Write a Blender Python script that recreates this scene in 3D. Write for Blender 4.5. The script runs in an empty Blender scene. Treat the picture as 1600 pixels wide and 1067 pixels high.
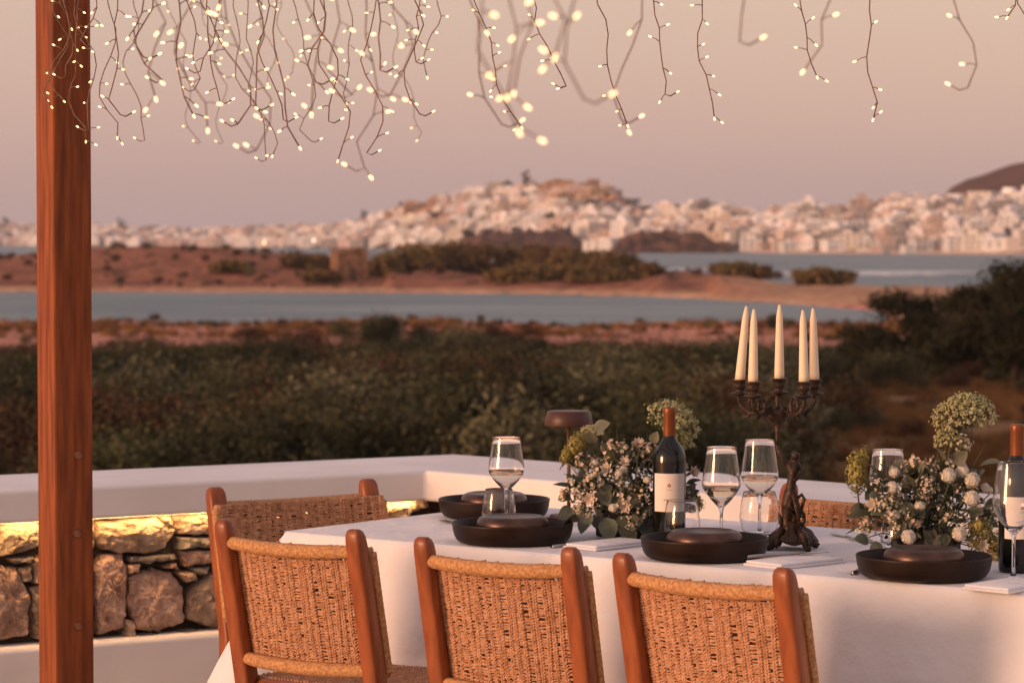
import bpy, bmesh, math, random
import numpy as np
from mathutils import Vector, Matrix

# ------------------------------------------------------------------ camera, world, sun, exposure
scene = bpy.context.scene
COL = scene.collection
R = math.radians
FPX = 4500.0                       # focal length in pixels of the 1600 px wide photograph
CAMZ = 1.5
PITCH = math.atan(159.5 / FPX)
SEA = -7.9

cam_data = bpy.data.cameras.new('camera')
cam = bpy.data.objects.new('camera', cam_data)
COL.objects.link(cam)
cam.location = (0, 0, CAMZ)
cam.rotation_euler = (math.pi / 2 - PITCH, 0, 0)
cam_data.sensor_width = 36.0
cam_data.lens = 36.0 * FPX / 1600.0
cam_data.clip_start = 0.1
cam_data.clip_end = 60000
cam_data.dof.use_dof = True
cam_data.dof.focus_distance = 6.65
cam_data.dof.aperture_fstop = 7.5
scene.camera = cam

SUN_DIR = Vector((-0.86, -0.51, 0)).normalized()
SUN_EL = R(7.0)
world = bpy.data.worlds.new('World')
scene.world = world
world.use_nodes = True
wn = world.node_tree
wn.nodes.clear()
w_out = wn.nodes.new('ShaderNodeOutputWorld')
w_bg = wn.nodes.new('ShaderNodeBackground')
w_sky = wn.nodes.new('ShaderNodeTexSky')
w_sky.sky_type = 'NISHITA'
w_sky.sun_disc = False
w_sky.sun_elevation = SUN_EL
w_sky.sun_rotation = math.atan2(SUN_DIR.x, SUN_DIR.y)
w_sky.air_density = 1.6
w_sky.dust_density = 2.0
w_sky.ozone_density = 1.0
w_mul = wn.nodes.new('ShaderNodeMix'); w_mul.data_type = 'RGBA'; w_mul.blend_type = 'MULTIPLY'
w_mul.inputs[0].default_value = 1.0
w_mul.inputs[7].default_value = (1.04, 0.96, 1.12, 1)        # dusk tint of the whole sky
w_mix = wn.nodes.new('ShaderNodeMix'); w_mix.data_type = 'RGBA'; w_mix.blend_type = 'MIX'
w_mix.inputs[0].default_value = 0.48                          # even dusk haze over the whole dome
w_mix.inputs[7].default_value = (5.3, 3.85, 3.95, 1)
wn.links.new(w_sky.outputs[0], w_mul.inputs[6])
wn.links.new(w_mul.outputs[2], w_mix.inputs[6])
wn.links.new(w_mix.outputs[2], w_bg.inputs[0])
w_bg.inputs[1].default_value = 0.12
wn.links.new(w_bg.outputs[0], w_out.inputs[0])

sun_data = bpy.data.lights.new('sun', 'SUN')
sun = bpy.data.objects.new('sun', sun_data)
COL.objects.link(sun)
sun_data.energy = 1.9
sun_data.angle = R(16.0)
sun_data.color = (1.0, 0.57, 0.36)
to_sun = Vector((SUN_DIR.x * math.cos(SUN_EL), SUN_DIR.y * math.cos(SUN_EL), math.sin(SUN_EL)))
sun.rotation_euler = to_sun.to_track_quat('Z', 'Y').to_euler()
sun.location = to_sun * 50

vs = scene.view_settings
vs.view_transform = 'Standard'
vs.look = 'None'
vs.exposure = 0.6
vs.gamma = 1.0
cy = scene.cycles
cy.use_denoising = True
cy.max_bounces = 8
cy.transmission_bounces = 8
cy.transparent_max_bounces = 8
cy.glossy_bounces = 4
cy.diffuse_bounces = 3
cy.caustics_reflective = False
cy.caustics_refractive = False
cy.sample_clamp_indirect = 4.0

rnd = random.Random(7)

# ------------------------------------------------------------------ helpers
CP, SP = math.cos(PITCH), math.sin(PITCH)
def ray(px, py):
    u = (px - 800) / FPX; v = (533.5 - py) / FPX
    return (u, CP + v * SP, -SP + v * CP)
def at_z(px, py, z):
    """point of the place that lies at height z on the sight line of a measured pixel"""
    d = ray(px, py); k = (z - CAMZ) / d[2]
    return Vector((d[0] * k, d[1] * k, z))
def at_y(px, py, y):
    d = ray(px, py); k = y / d[1]
    return Vector((d[0] * k, y, CAMZ + d[2] * k))

def lin(c):
    return tuple(x / 12.92 if x <= 0.04045 else ((x + 0.055) / 1.055) ** 2.4 for x in c)

class MB:
    """collects faces of one mesh"""
    def __init__(s):
        s.v = []; s.f = []; s.m = []; s.smooth = []
    def add(s, vs, fs, m=0, smooth=True):
        o = len(s.v); s.v.extend([tuple(v) for v in vs])
        for f in fs:
            s.f.append(tuple(i + o for i in f)); s.m.append(m); s.smooth.append(smooth)
    def box(s, lo, hi, m=0, mat=None):
        x0, y0, z0 = lo; x1, y1, z1 = hi
        vs = [(x0,y0,z0),(x1,y0,z0),(x1,y1,z0),(x0,y1,z0),(x0,y0,z1),(x1,y0,z1),(x1,y1,z1),(x0,y1,z1)]
        if mat is not None: vs = [tuple(mat @ Vector(v)) for v in vs]
        s.add(vs, [(3,2,1,0),(4,5,6,7),(0,1,5,4),(1,2,6,5),(2,3,7,6),(3,0,4,7)], m, False)
    def tube(s, pts, rad, sides=6, m=0, caps=True, squash=None):
        pts = [Vector(p) for p in pts]; n = len(pts)
        if not hasattr(rad, '__len__'): rad = [rad] * n
        vs = []; up = Vector((0, 0, 1)); prev = None
        for i, p in enumerate(pts):
            t = (pts[min(i+1, n-1)] - pts[max(i-1, 0)])
            t = t.normalized() if t.length > 1e-9 else Vector((0, 0, 1))
            if prev is None:
                a = t.orthogonal().normalized()
            else:
                a = (prev - t * prev.dot(t))
                a = a.normalized() if a.length > 1e-6 else t.orthogonal().normalized()
            prev = a; b = t.cross(a)
            for k in range(sides):
                an = 2 * math.pi * k / sides
                vs.append(p + (a * math.cos(an) + b * math.sin(an)) * rad[i])
        fs = []
        for i in range(n - 1):
            for k in range(sides):
                k2 = (k + 1) % sides
                fs.append((i*sides+k, i*sides+k2, (i+1)*sides+k2, (i+1)*sides+k))
        if caps:
            fs.append(tuple(range(sides - 1, -1, -1)))
            fs.append(tuple((n-1)*sides + k for k in range(sides)))
        s.add(vs, fs, m, True)
    def lathe(s, prof, sides=32, m=0, org=(0, 0, 0), close=False, a0=0.0, a1=2*math.pi):
        full = abs(a1 - a0 - 2*math.pi) < 1e-6
        nseg = sides if full else sides + 1
        ox, oy, oz = org; vs = []
        for (r, z) in prof:
            for k in range(nseg):
                an = a0 + (a1 - a0) * k / sides
                vs.append((ox + r*math.cos(an), oy + r*math.sin(an), oz + z))
        fs = []; n = len(prof)
        for i in range(n - 1 + (1 if close else 0)):
            j = (i + 1) % n
            for k in range(sides):
                k2 = (k + 1) % nseg
                if prof[i][0] < 1e-6 and prof[j][0] < 1e-6: continue
                fs.append((i*nseg+k, i*nseg+k2, j*nseg+k2, j*nseg+k))
        s.add(vs, fs, m, True)
    def quad(s, a, b, c, d, m=0):
        s.add([a, b, c, d], [(0, 1, 2, 3)], m, False)
    def mesh(s, name, mats, weld=False):
        me = bpy.data.meshes.new(name)
        me.from_pydata(s.v, [], s.f)
        for mt in (mats if isinstance(mats, (list, tuple)) else [mats]): me.materials.append(mt)
        me.polygons.foreach_set('material_index', s.m)
        me.polygons.foreach_set('use_smooth', s.smooth)
        if weld:
            bm = bmesh.new(); bm.from_mesh(me)
            bmesh.ops.remove_doubles(bm, verts=bm.verts, dist=1e-5)
            bmesh.ops.recalc_face_normals(bm, faces=bm.faces)
            bm.to_mesh(me); bm.free()
        me.update()
        return me
    def build(s, name, mats, parent=None, weld=False):
        return link(name, s.mesh(name, mats, weld), parent)

def link(name, data, parent=None, loc=None, rot=None, scale=None):
    o = bpy.data.objects.new(name, data)
    COL.objects.link(o)
    if parent is not None: o.parent = parent
    if loc is not None: o.location = loc
    if rot is not None: o.rotation_euler = rot
    if scale is not None: o.scale = scale
    return o
def tag(o, label=None, cat=None, group=None, kind=None):
    if label: o['label'] = label
    if cat: o['category'] = cat
    if group: o['group'] = group
    if kind: o['kind'] = kind
    return o
def thing(name, label, cat, loc=(0, 0, 0), rz=0.0, group=None):
    o = bpy.data.objects.new(name, None); COL.objects.link(o)
    o.empty_display_size = 0.1
    o.location = loc; o.rotation_euler = (0, 0, rz)
    return tag(o, label, cat, group)
def copy_tree(src, parent=None):
    c = src.copy(); COL.objects.link(c); c.parent = parent
    for ch in src.children: copy_tree(ch, c)
    return c
def bevel(o, w, seg=2):
    m = o.modifiers.new('bevel', 'BEVEL'); m.width = w; m.segments = seg; m.limit_method = 'ANGLE'; m.angle_limit = R(40)
    return o
def smooth_all(me):
    me.polygons.foreach_set('use_smooth', [True] * len(me.polygons))

# ------------------------------------------------------------------ materials
MATS = {}
def mat(name, c1, c2=None, rough=0.7, scale=8.0, detail=4.0, bump=0.0, bscale=None, stretch=(1, 1, 1), metal=0.0,
        spec=0.5, rand=0.0, bdist=0.01, sheen=0.0, coat=0.0, trans=0.0, ior=1.45, contrast=(0.35, 0.65), sub=0.0):
    m = bpy.data.materials.new(name); m.use_nodes = True
    nt = m.node_tree; b = nt.nodes['Principled BSDF']
    b.inputs['Roughness'].default_value = rough
    b.inputs['Metallic'].default_value = metal
    b.inputs['Specular IOR Level'].default_value = spec
    b.inputs['IOR'].default_value = ior
    if sheen: b.inputs['Sheen Weight'].default_value = sheen
    if coat: b.inputs['Coat Weight'].default_value = coat; b.inputs['Coat Roughness'].default_value = 0.25
    if trans: b.inputs['Transmission Weight'].default_value = trans
    if sub: b.inputs['Subsurface Weight'].default_value = sub; b.inputs['Subsurface Radius'].default_value = (0.02, 0.01, 0.006); b.inputs['Subsurface Scale'].default_value = 0.5
    tc = nt.nodes.new('ShaderNodeTexCoord'); mp = nt.nodes.new('ShaderNodeMapping')
    mp.inputs['Scale'].default_value = stretch
    nt.links.new(tc.outputs['Object'], mp.inputs['Vector'])
    if c2 is not None:
        no = nt.nodes.new('ShaderNodeTexNoise'); no.inputs['Scale'].default_value = scale; no.inputs['Detail'].default_value = detail
        rp = nt.nodes.new('ShaderNodeValToRGB')
        rp.color_ramp.elements[0].position = contrast[0]; rp.color_ramp.elements[1].position = contrast[1]
        rp.color_ramp.elements[0].color = (*c1, 1); rp.color_ramp.elements[1].color = (*c2, 1)
        nt.links.new(mp.outputs[0], no.inputs['Vector'])
        nt.links.new(no.outputs[0], rp.inputs[0])
        src = rp.outputs[0]
        if rand:
            oi = nt.nodes.new('ShaderNodeObjectInfo')
            hs = nt.nodes.new('ShaderNodeHueSaturation')
            mr = nt.nodes.new('ShaderNodeMapRange'); mr.inputs[3].default_value = 1 - rand; mr.inputs[4].default_value = 1 + rand
            mh = nt.nodes.new('ShaderNodeMapRange'); mh.inputs[3].default_value = 0.5 - rand * 0.06; mh.inputs[4].default_value = 0.5 + rand * 0.06
            sq = nt.nodes.new('ShaderNodeMath'); sq.operation = 'FRACT'; m7 = nt.nodes.new('ShaderNodeMath'); m7.operation = 'MULTIPLY'; m7.inputs[1].default_value = 7.31
            nt.links.new(oi.outputs['Random'], mr.inputs[0]); nt.links.new(oi.outputs['Random'], m7.inputs[0]); nt.links.new(m7.outputs[0], sq.inputs[0]); nt.links.new(sq.outputs[0], mh.inputs[0])
            nt.links.new(mr.outputs[0], hs.inputs['Value']); nt.links.new(mh.outputs[0], hs.inputs['Hue'])
            nt.links.new(src, hs.inputs['Color']); src = hs.outputs[0]
        nt.links.new(src, b.inputs['Base Color'])
    else:
        b.inputs['Base Color'].default_value = (*c1, 1)
    if bump:
        nb = nt.nodes.new('ShaderNodeTexNoise'); nb.inputs['Scale'].default_value = bscale or scale; nb.inputs['Detail'].default_value = 5
        bp = nt.nodes.new('ShaderNodeBump'); bp.inputs['Strength'].default_value = bump; bp.inputs['Distance'].default_value = bdist
        nt.links.new(mp.outputs[0], nb.inputs['Vector']); nt.links.new(nb.outputs[0], bp.inputs['Height']); nt.links.new(bp.outputs[0], b.inputs['Normal'])
    MATS[name] = m
    return m
def emit(name, col, strength):
    m = bpy.data.materials.new(name); m.use_nodes = True
    b = m.node_tree.nodes['Principled BSDF']
    b.inputs['Base Color'].default_value = (*col, 1)
    b.inputs['Emission Color'].default_value = (*col, 1)
    b.inputs['Emission Strength'].default_value = strength
    return m

M_post = mat('post_wood', (0.15, 0.038, 0.011), (0.30, 0.080, 0.020), rough=0.6, spec=0.3, scale=6, stretch=(9, 9, 0.7), bump=0.25, bscale=7, bdist=0.004)
M_wood = mat('chair_wood', (0.21, 0.053, 0.015), (0.33, 0.092, 0.026), rough=0.38, scale=7, stretch=(6, 6, 0.8), bump=0.08, bscale=20, bdist=0.002, spec=0.5)
M_plug = mat('plug_wood', (0.20, 0.085, 0.04), (0.30, 0.13, 0.06), rough=0.6, scale=40)
M_rope = mat('rope', (0.36, 0.165, 0.080), (0.62, 0.345, 0.20), rough=0.75, scale=75, detail=4, contrast=(.3,.7), bump=0.5, bscale=420, bdist=0.002, spec=0.3)
M_ropewrap = mat('rope_wrap', (0.36, 0.165, 0.065), (0.60, 0.315, 0.13), rough=0.7, scale=140, detail=3, bump=0.6, bscale=500, bdist=0.002, spec=0.35)
M_plaster = mat('white_plaster', (0.72, 0.68, 0.66), (0.80, 0.765, 0.745), rough=0.9, scale=3, bump=0.25, bscale=14, bdist=0.004, spec=0.2)
M_floor = mat('floor_stone', (0.36, 0.31, 0.27), (0.46, 0.41, 0.36), rough=0.85, scale=4, bump=0.15, bscale=30)
M_stoneA = mat('stone_brown', (0.25, 0.155, 0.105), (0.54, 0.38, 0.28), rough=0.9, scale=11, detail=8, bump=1.0, bscale=45, bdist=0.03, rand=0.25, spec=0.25)
M_stoneB = mat('stone_pale', (0.34, 0.23, 0.16), (0.62, 0.47, 0.35), rough=0.9, scale=13, detail=8, bump=1.0, bscale=50, bdist=0.03, rand=0.2, spec=0.25)
M_stoneC = mat('stone_grey', (0.15, 0.13, 0.115), (0.27, 0.235, 0.20), rough=0.9, scale=20, detail=8, bump=0.8, bscale=40, bdist=0.012, rand=0.2, spec=0.25)
M_mortar = mat('dark_joint', (0.055, 0.04, 0.03), (0.10, 0.075, 0.055), rough=1.0, scale=20)
M_cloth = mat('white_linen', (0.74, 0.72, 0.725), (0.79, 0.775, 0.78), rough=0.95, scale=5, bump=0.5, bscale=7, bdist=0.03, spec=0.15, sheen=0.15)
M_plate = mat('dark_stoneware', (0.012, 0.006, 0.004), (0.028, 0.014, 0.009), rough=0.45, scale=9, bump=0.1, bscale=90, bdist=0.001, spec=0.28)
M_copper = mat('bronze_glaze', (0.045, 0.028, 0.024), (0.12, 0.068, 0.05), rough=0.36, scale=14, metal=0.65, bump=0.08, bscale=60, bdist=0.001)
M_bronze = mat('aged_bronze', (0.022, 0.013, 0.009), (0.085, 0.048, 0.029), rough=0.45, scale=50, metal=0.45, bump=0.7, bscale=150, bdist=0.004)
M_wax = mat('candle_wax', (0.80, 0.66, 0.47), (0.84, 0.70, 0.50), rough=0.45, scale=10, sub=0.25)
M_wick = mat('wick', (0.30, 0.22, 0.15))
M_steel = mat('cutlery_steel', (0.40, 0.38, 0.37), rough=0.28, metal=1.0)
M_lamp = mat('lamp_brown', (0.060, 0.022, 0.015), (0.085, 0.032, 0.022), rough=0.45, scale=10)
M_lampstem = mat('lamp_stem', (0.28, 0.15, 0.08), rough=0.35, metal=0.7)
M_black = mat('matte_black', (0.012, 0.011, 0.011), rough=0.5)
M_bottle = mat('bottle_glass', (0.006, 0.007, 0.006), rough=0.07, spec=0.6)
M_foil = mat('capsule_foil', (0.19, 0.055, 0.016), (0.24, 0.075, 0.022), rough=0.38, scale=30, metal=0.35)
M_label = mat('paper_label', (0.74, 0.66, 0.58), (0.78, 0.70, 0.62), rough=0.8, scale=30)
M_red = mat('label_red', (0.42, 0.12, 0.06))
M_ink = mat('label_ink', (0.30, 0.20, 0.14))
M_glass = mat('clear_glass', (1, 1, 1), rough=0.0, trans=1.0, ior=1.45)
M_wine = mat('pale_wine', (0.98, 0.80, 0.62), rough=0.0, trans=1.0, ior=1.33)
M_wire = mat('wire_copper', (0.13, 0.070, 0.045), (0.26, 0.15, 0.10), rough=0.5, scale=60)
M_bulb = emit('bulb_glow', (1.0, 0.62, 0.29), 1.9)
M_led = emit('led_glow', (1.0, 0.56, 0.21), 40.0)
M_towlight = emit('town_lamp_glow', (1.0, 0.78, 0.5), 5.0)
M_leafG = mat('eucalyptus_leaf', (0.085, 0.096, 0.062), (0.18, 0.19, 0.13), rough=0.6, scale=30, rand=0.25)
M_leafD = mat('dark_leaf', (0.030, 0.036, 0.018), (0.075, 0.082, 0.040), rough=0.6, scale=30, rand=0.3)
M_stem = mat('green_stem', (0.10, 0.11, 0.045), (0.16, 0.16, 0.07), rough=0.7, scale=20)
M_white = mat('white_petal', (0.62, 0.56, 0.45), (0.74, 0.68, 0.57), rough=0.8, scale=30, rand=0.1)
M_spray = mat('small_blossom', (0.36, 0.31, 0.22), (0.56, 0.50, 0.38), rough=0.8, scale=60, rand=0.15)
M_cream = mat('cream_petal', (0.52, 0.40, 0.29), (0.66, 0.54, 0.42), rough=0.8, scale=30, rand=0.15)
M_umbel = mat('pale_green_umbel', (0.28, 0.27, 0.11), (0.44, 0.42, 0.22), rough=0.8, scale=40, rand=0.1)
M_plume = mat('yellow_green_plume', (0.23, 0.19, 0.045), (0.38, 0.31, 0.095), rough=0.85, scale=40, rand=0.1)

# ------------------------------------------------------------------ terrain, water
def interp(x, pts):
    xs = [p[0] for p in pts]; ys = [p[1] for p in pts]
    return float(np.interp(x, xs, ys))
def sstep(a, b, x):
    t = max(0.0, min(1.0, (x - a) / (b - a))); return t * t * (3 - 2 * t)
def vnoise(x, y, seed=0):
    """cheap smooth value noise"""
    xi, yi = math.floor(x), math.floor(y); fx, fy = x - xi, y - yi
    fx = fx*fx*(3-2*fx); fy = fy*fy*(3-2*fy)
    def h(i, j):
        n = (int(i) * 374761393 + int(j) * 668265263 + seed * 144665) & 0xffffffff
        n = ((n ^ (n >> 13)) * 1274126177) & 0xffffffff
        return ((n ^ (n >> 16)) & 0xffff) / 65535.0
    a = h(xi, yi) + (h(xi+1, yi) - h(xi, yi)) * fx
    b = h(xi, yi+1) + (h(xi+1, yi+1) - h(xi, yi+1)) * fx
    return a + (b - a) * fy

# bearings are given as columns of the 1600 px frame; distances in metres
FAR_SHORE = [(-900, 540), (0, 512), (400, 503), (800, 492), (1000, 474), (1200, 428), (1300, 398), (1370, 372), (1410, 340), (1440, 300), (3000, 300)]
SPIT_BACK = [(-900, 900), (500, 820), (800, 740), (1000, 640), (1100, 600), (1200, 565), (1330, 545), (1480, 520), (1700, 540), (2600, 520)]
CREST = [(-900, -5.5), (-300, -4.0), (0, -3.1), (80, -2.0), (160, -0.9), (250, -0.35), (340, -0.8), (420, -1.9), (500, -2.8), (560, -4.4), (640, -5.4), (900, -5.9), (1000, -5.4), (1080, -4.6), (1160, -5.4), (1240, -6.9), (1500, -7.0), (3000, -6.8)]
TOWN_SHORE = [(-1500, 6500), (-300, 4700), (0, 4150), (300, 3550), (560, 3000), (800, 2480), (970, 2230), (1150, 2010), (1300, 1890), (1600, 1770), (3000, 1500)]
SKYLINE = [(-1500, 362), (-200, 356), (0, 352), (150, 352), (300, 360), (400, 357), (500, 352), (560, 347), (620, 326), (660, 314), (700, 304), (760, 294), (800, 290), (880, 288), (940, 291), (975, 312), (1010, 323), (1100, 324), (1200, 331), (1300, 326), (1380, 316), (1460, 308), (1530, 302), (1600, 306), (1800, 300), (3000, 300)]
def town_depth(c): return interp(c, TOWN_SHORE) * 0.17
def town_h(c, s):
    """ground height of the town slope, s = 0 at the shore .. 1 behind the last row of houses"""
    d = interp(c, TOWN_SHORE)
    top = CAMZ + (374 - interp(c, SKYLINE)) / FPX * (d + town_depth(c) * 0.8) - 6.5
    lo = SEA + 1.2
    t = max(0.0, min(1.0, s / 0.8))
    return lo + (top - lo) * (t ** 0.85)
def ground_h(c, d):
    n = vnoise(c * d / FPX * 0.08, d * 0.05, 3) - 0.5
    n2 = vnoise(c * d / FPX * 0.3, d * 0.2, 5) - 0.5
    ts = interp(c, TOWN_SHORE)
    if d > ts - 25:
        s = (d - ts) / town_depth(c)
        if s < 0: return SEA - 3 + 4.2 * (1 + (d - ts) / 25.0)
        if s > 1: return town_h(c, 1) - (s - 1) * 25
        return town_h(c, s)
    fs = interp(c, FAR_SHORE) + 10 * n
    sb = interp(c, SPIT_BACK) + 12 * n
    near = 322 + 10 * n + 4 * n2
    land = interp(d, [(9, -1.2), (20, -2.6), (50, -4.4), (100, -5.8), (200, -7.05), (270, -7.4), (315, -7.65), (325, -7.95), (345, -9.2)]) + 0.5 * n + 0.2 * n2
    if c > 1380: land = max(land, interp(d, [(300, -7.5), (420, -7.3), (560, -7.4)]) - (0 if d < 590 else 99)) if d > 300 else land
    if d < near + 25: base = land + (d - 322 < 0) * 0
    else: base = -9.5
    mid = -9.5
    if fs - 12 < d < sb + 40:
        cr = interp(c, CREST)
        w = sstep(fs - 6, fs + 6, d)
        up = sstep(fs, fs + (95 if cr > -5 else 45), d)
        down = 1 - sstep(sb - 60, sb + 25, d)
        prof = -7.5 + (cr + 7.5) * up * down
        mid = -9.5 + (prof + 9.5) * w * (1 - sstep(sb, sb + 35, d)) + 0.5 * n * w + 0.5 * n2 * up
    return max(base, mid)

cols = np.concatenate([np.linspace(-1500, -120, 20), np.linspace(-60, 1660, 173), np.linspace(1720, 3000, 20)])
rows = np.concatenate([np.geomspace(9.6, 300, 60), np.linspace(304, 400, 34), np.linspace(404, 900, 84), np.linspace(940, 1440, 6), np.geomspace(1480, 7600, 120)])
gv = []; gcol = []
C_SAND = lin((0.80, 0.63, 0.49)); C_RED = lin((0.60, 0.39, 0.30)); C_MARSH = lin((0.80, 0.56, 0.47)); C_DRY = lin((0.36, 0.265, 0.18)); C_FIELD = lin((0.50, 0.375, 0.25)); C_TOWN = lin((0.40, 0.31, 0.25)); C_DARK = lin((0.20, 0.16, 0.11))
def mixc(a, b, t): return tuple(x + (y - x) * t for x, y in zip(a, b))
for d in rows:
    for c in cols:
        X = (c - 800) / FPX * d
        h = ground_h(float(c), float(d))
        gv.append((X, d, h))
        n = vnoise(X * 0.11, d * 0.06, 11); n2 = vnoise(X * 0.4, d * 0.22, 12)
        if d < 232: col = mixc(C_DRY, C_DARK, sstep(0.35, 0.75, n) * 0.7) if c < 1200 else mixc(C_FIELD, C_DARK, 0.6 * sstep(0.5, 0.85, n2))
        elif d < 400 and c < 1400: col = mixc(C_MARSH, C_RED, n2 * .6)
        elif d < 1000:
            sandy = max(sstep(-6.9, -7.35, h) , sstep(1050, 1230, c) * 0.9)
            col = mixc(mixc(C_RED, C_DARK, 0.6 * sstep(0.55, 0.85, n2)), C_SAND, sandy * (0.5 + 0.5 * n))
        else: col = C_TOWN
        gcol.append((*col, 1.0))
nc = len(cols); gf = [(i*nc+j, i*nc+j+1, (i+1)*nc+j+1, (i+1)*nc+j) for i in range(len(rows)-1) for j in range(nc-1)]
gme = bpy.data.meshes.new('ground'); gme.from_pydata(gv, [], gf); smooth_all(gme)
ca = gme.color_attributes.new('cover', 'FLOAT_COLOR', 'POINT')
ca.data.foreach_set('color', np.array(gcol, dtype=np.float32).ravel())
M_ground = mat('ground_cover', (0.3, 0.3, 0.3), rough=0.95, bump=0.8, bscale=0.9, bdist=0.5, spec=0.1)
nt = M_ground.node_tree; bs = nt.nodes['Principled BSDF']
at = nt.nodes.new('ShaderNodeAttribute'); at.attribute_name = 'cover'
no = nt.nodes.new('ShaderNodeTexNoise'); no.inputs['Scale'].default_value = 0.55; no.inputs['Detail'].default_value = 8
tcg = nt.nodes.new('ShaderNodeTexCoord'); nt.links.new(tcg.outputs['Object'], no.inputs['Vector'])
mr = nt.nodes.new('ShaderNodeMapRange'); mr.inputs[1].default_value = 0.3; mr.inputs[2].default_value = 0.7; mr.inputs[3].default_value = 0.55; mr.inputs[4].default_value = 1.35
nt.links.new(no.outputs[0], mr.inputs[0])
mm = nt.nodes.new('ShaderNodeMix'); mm.data_type = 'RGBA'; mm.blend_type = 'MULTIPLY'; mm.inputs[0].default_value = 1
nt.links.new(at.outputs['Color'], mm.inputs[6]); nt.links.new(mr.outputs[0], mm.inputs[7]); nt.links.new(mm.outputs[2], bs.inputs['Base Color'])
gme.materials.append(M_ground)
tag(link('ground', gme), kind='structure')

M_water = mat('sea_water', (0.065, 0.115, 0.13), (0.19, 0.245, 0.25), rough=0.40, scale=0.055, detail=7, stretch=(0.45, 1, 1), contrast=(.35, .68), spec=0.4)  # stretched streaks in the colour imitate ripples reflecting the sky
nt = M_water.node_tree; bs = nt.nodes['Principled BSDF']
tcw = nt.nodes.new('ShaderNodeTexCoord'); mpw = nt.nodes.new('ShaderNodeMapping'); mpw.inputs['Scale'].default_value = (0.25, 1.0, 1)
n1 = nt.nodes.new('ShaderNodeTexNoise'); n1.inputs['Scale'].default_value = 0.5; n1.inputs['Detail'].default_value = 6; n1.inputs['Roughness'].default_value = 0.65
bw = nt.nodes.new('ShaderNodeBump'); bw.inputs['Strength'].default_value = 1.0; bw.inputs['Distance'].default_value = 1.4
nt.links.new(tcw.outputs['Object'], mpw.inputs[0]); nt.links.new(mpw.outputs[0], n1.inputs['Vector']); nt.links.new(n1.outputs[0], bw.inputs['Height']); nt.links.new(bw.outputs[0], bs.inputs['Normal'])
wb = MB()
wb.quad((-8000, 250, SEA), (8000, 250, SEA), (8000, 9000, SEA), (-8000, 9000, SEA))
tag(wb.build('sea', M_water), kind='structure')

# breaking surf beyond the spit
M_foam = mat('surf_foam', (0.62, 0.60, 0.58), (0.74, 0.72, 0.70), rough=0.9, scale=0.3)
fb = MB()
for (c0, c1, d0, hw) in ((1180, 1560, 815, 9), (1210, 1480, 760, 4), (1000, 1140, 900, 4)):
    N = 90; vs_ = []
    for i in range(N + 1):
        c = c0 + (c1 - c0) * i / N
        dd = d0 + 14 * (vnoise(i * 0.13, c0, 4) - 0.5)
        e = math.sin(math.pi * i / N) ** 0.5
        wv = hw * e * (0.45 + 0.9 * vnoise(i * 0.6, c0, 9)) + 0.05
        for k, (o, hz) in enumerate(((-1, 0.03), (-0.3, 0.45 * e + 0.04), (1, 0.05))):
            y = dd + o * wv
            vs_.append(((c - 800) / FPX * y, y, SEA + hz))
    fb.add(vs_, [(i*3+k, (i+1)*3+k, (i+1)*3+k+1, i*3+k+1) for i in range(N) for k in range(2)])
tag(fb.build('surf', M_foam), label='white line of breaking surf beyond the sand spit', cat='surf', kind='stuff')

# hill behind the right of the town, headlands in front of it
def mound(name, pts, d0, depth, base, m, rough_amp=2.0, seed=1):
    """ridge whose top line is given as (column, row) of the frame at distance d0"""
    mb_ = MB(); cs = np.linspace(pts[0][0], pts[-1][0], 46); nr = 14; vs_ = []
    for j in range(nr + 1):
        s = j / nr * 2 - 1
        dd = d0 + s * depth
        for c in cs:
            top = CAMZ + (374 - interp(c, pts)) / FPX * d0
            k = (1 - abs(s) ** 1.7)
            nn = (vnoise(c * 0.11, j * 0.8, seed) - 0.5) * rough_amp * (1 if k > 0.05 else 0)
            vs_.append(((c - 800) / FPX * dd, dd, base + max(0, (top - base)) * k + nn))
    n_ = len(cs)
    mb_.add(vs_, [(j*n_+i, j*n_+i+1, (j+1)*n_+i+1, (j+1)*n_+i) for j in range(nr) for i in range(n_-1)])
    return tag(mb_.build(name, m), kind='structure')
M_hill = mat('bare_hill', lin((0.30, 0.20, 0.17)), lin((0.40, 0.27, 0.22)), rough=1, scale=0.012, detail=8, spec=0.05)
M_head = mat('scrub_headland', lin((0.17, 0.13, 0.11)), lin((0.46, 0.32, 0.25)), rough=1, scale=0.09, detail=8, spec=0.05)
mound('hill', [(1440, 330), (1475, 305), (1490, 291), (1515, 279), (1545, 270), (1575, 260), (1610, 252), (1700, 236), (1900, 215), (2200, 260), (2500, 330)], 3100, 420, SEA, M_hill, 4, 2)
mound('headland', [(960, 390), (975, 371), (1000, 362), (1040, 360), (1080, 364), (1110, 374), (1140, 390)], 2010, 45, SEA, M_head, 6, 3)
mound('headland_slope', [(715, 392), (735, 372), (770, 362), (830, 360), (890, 364), (925, 380), (945, 392)], 2330, 50, SEA, M_head, 8, 4)

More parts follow.
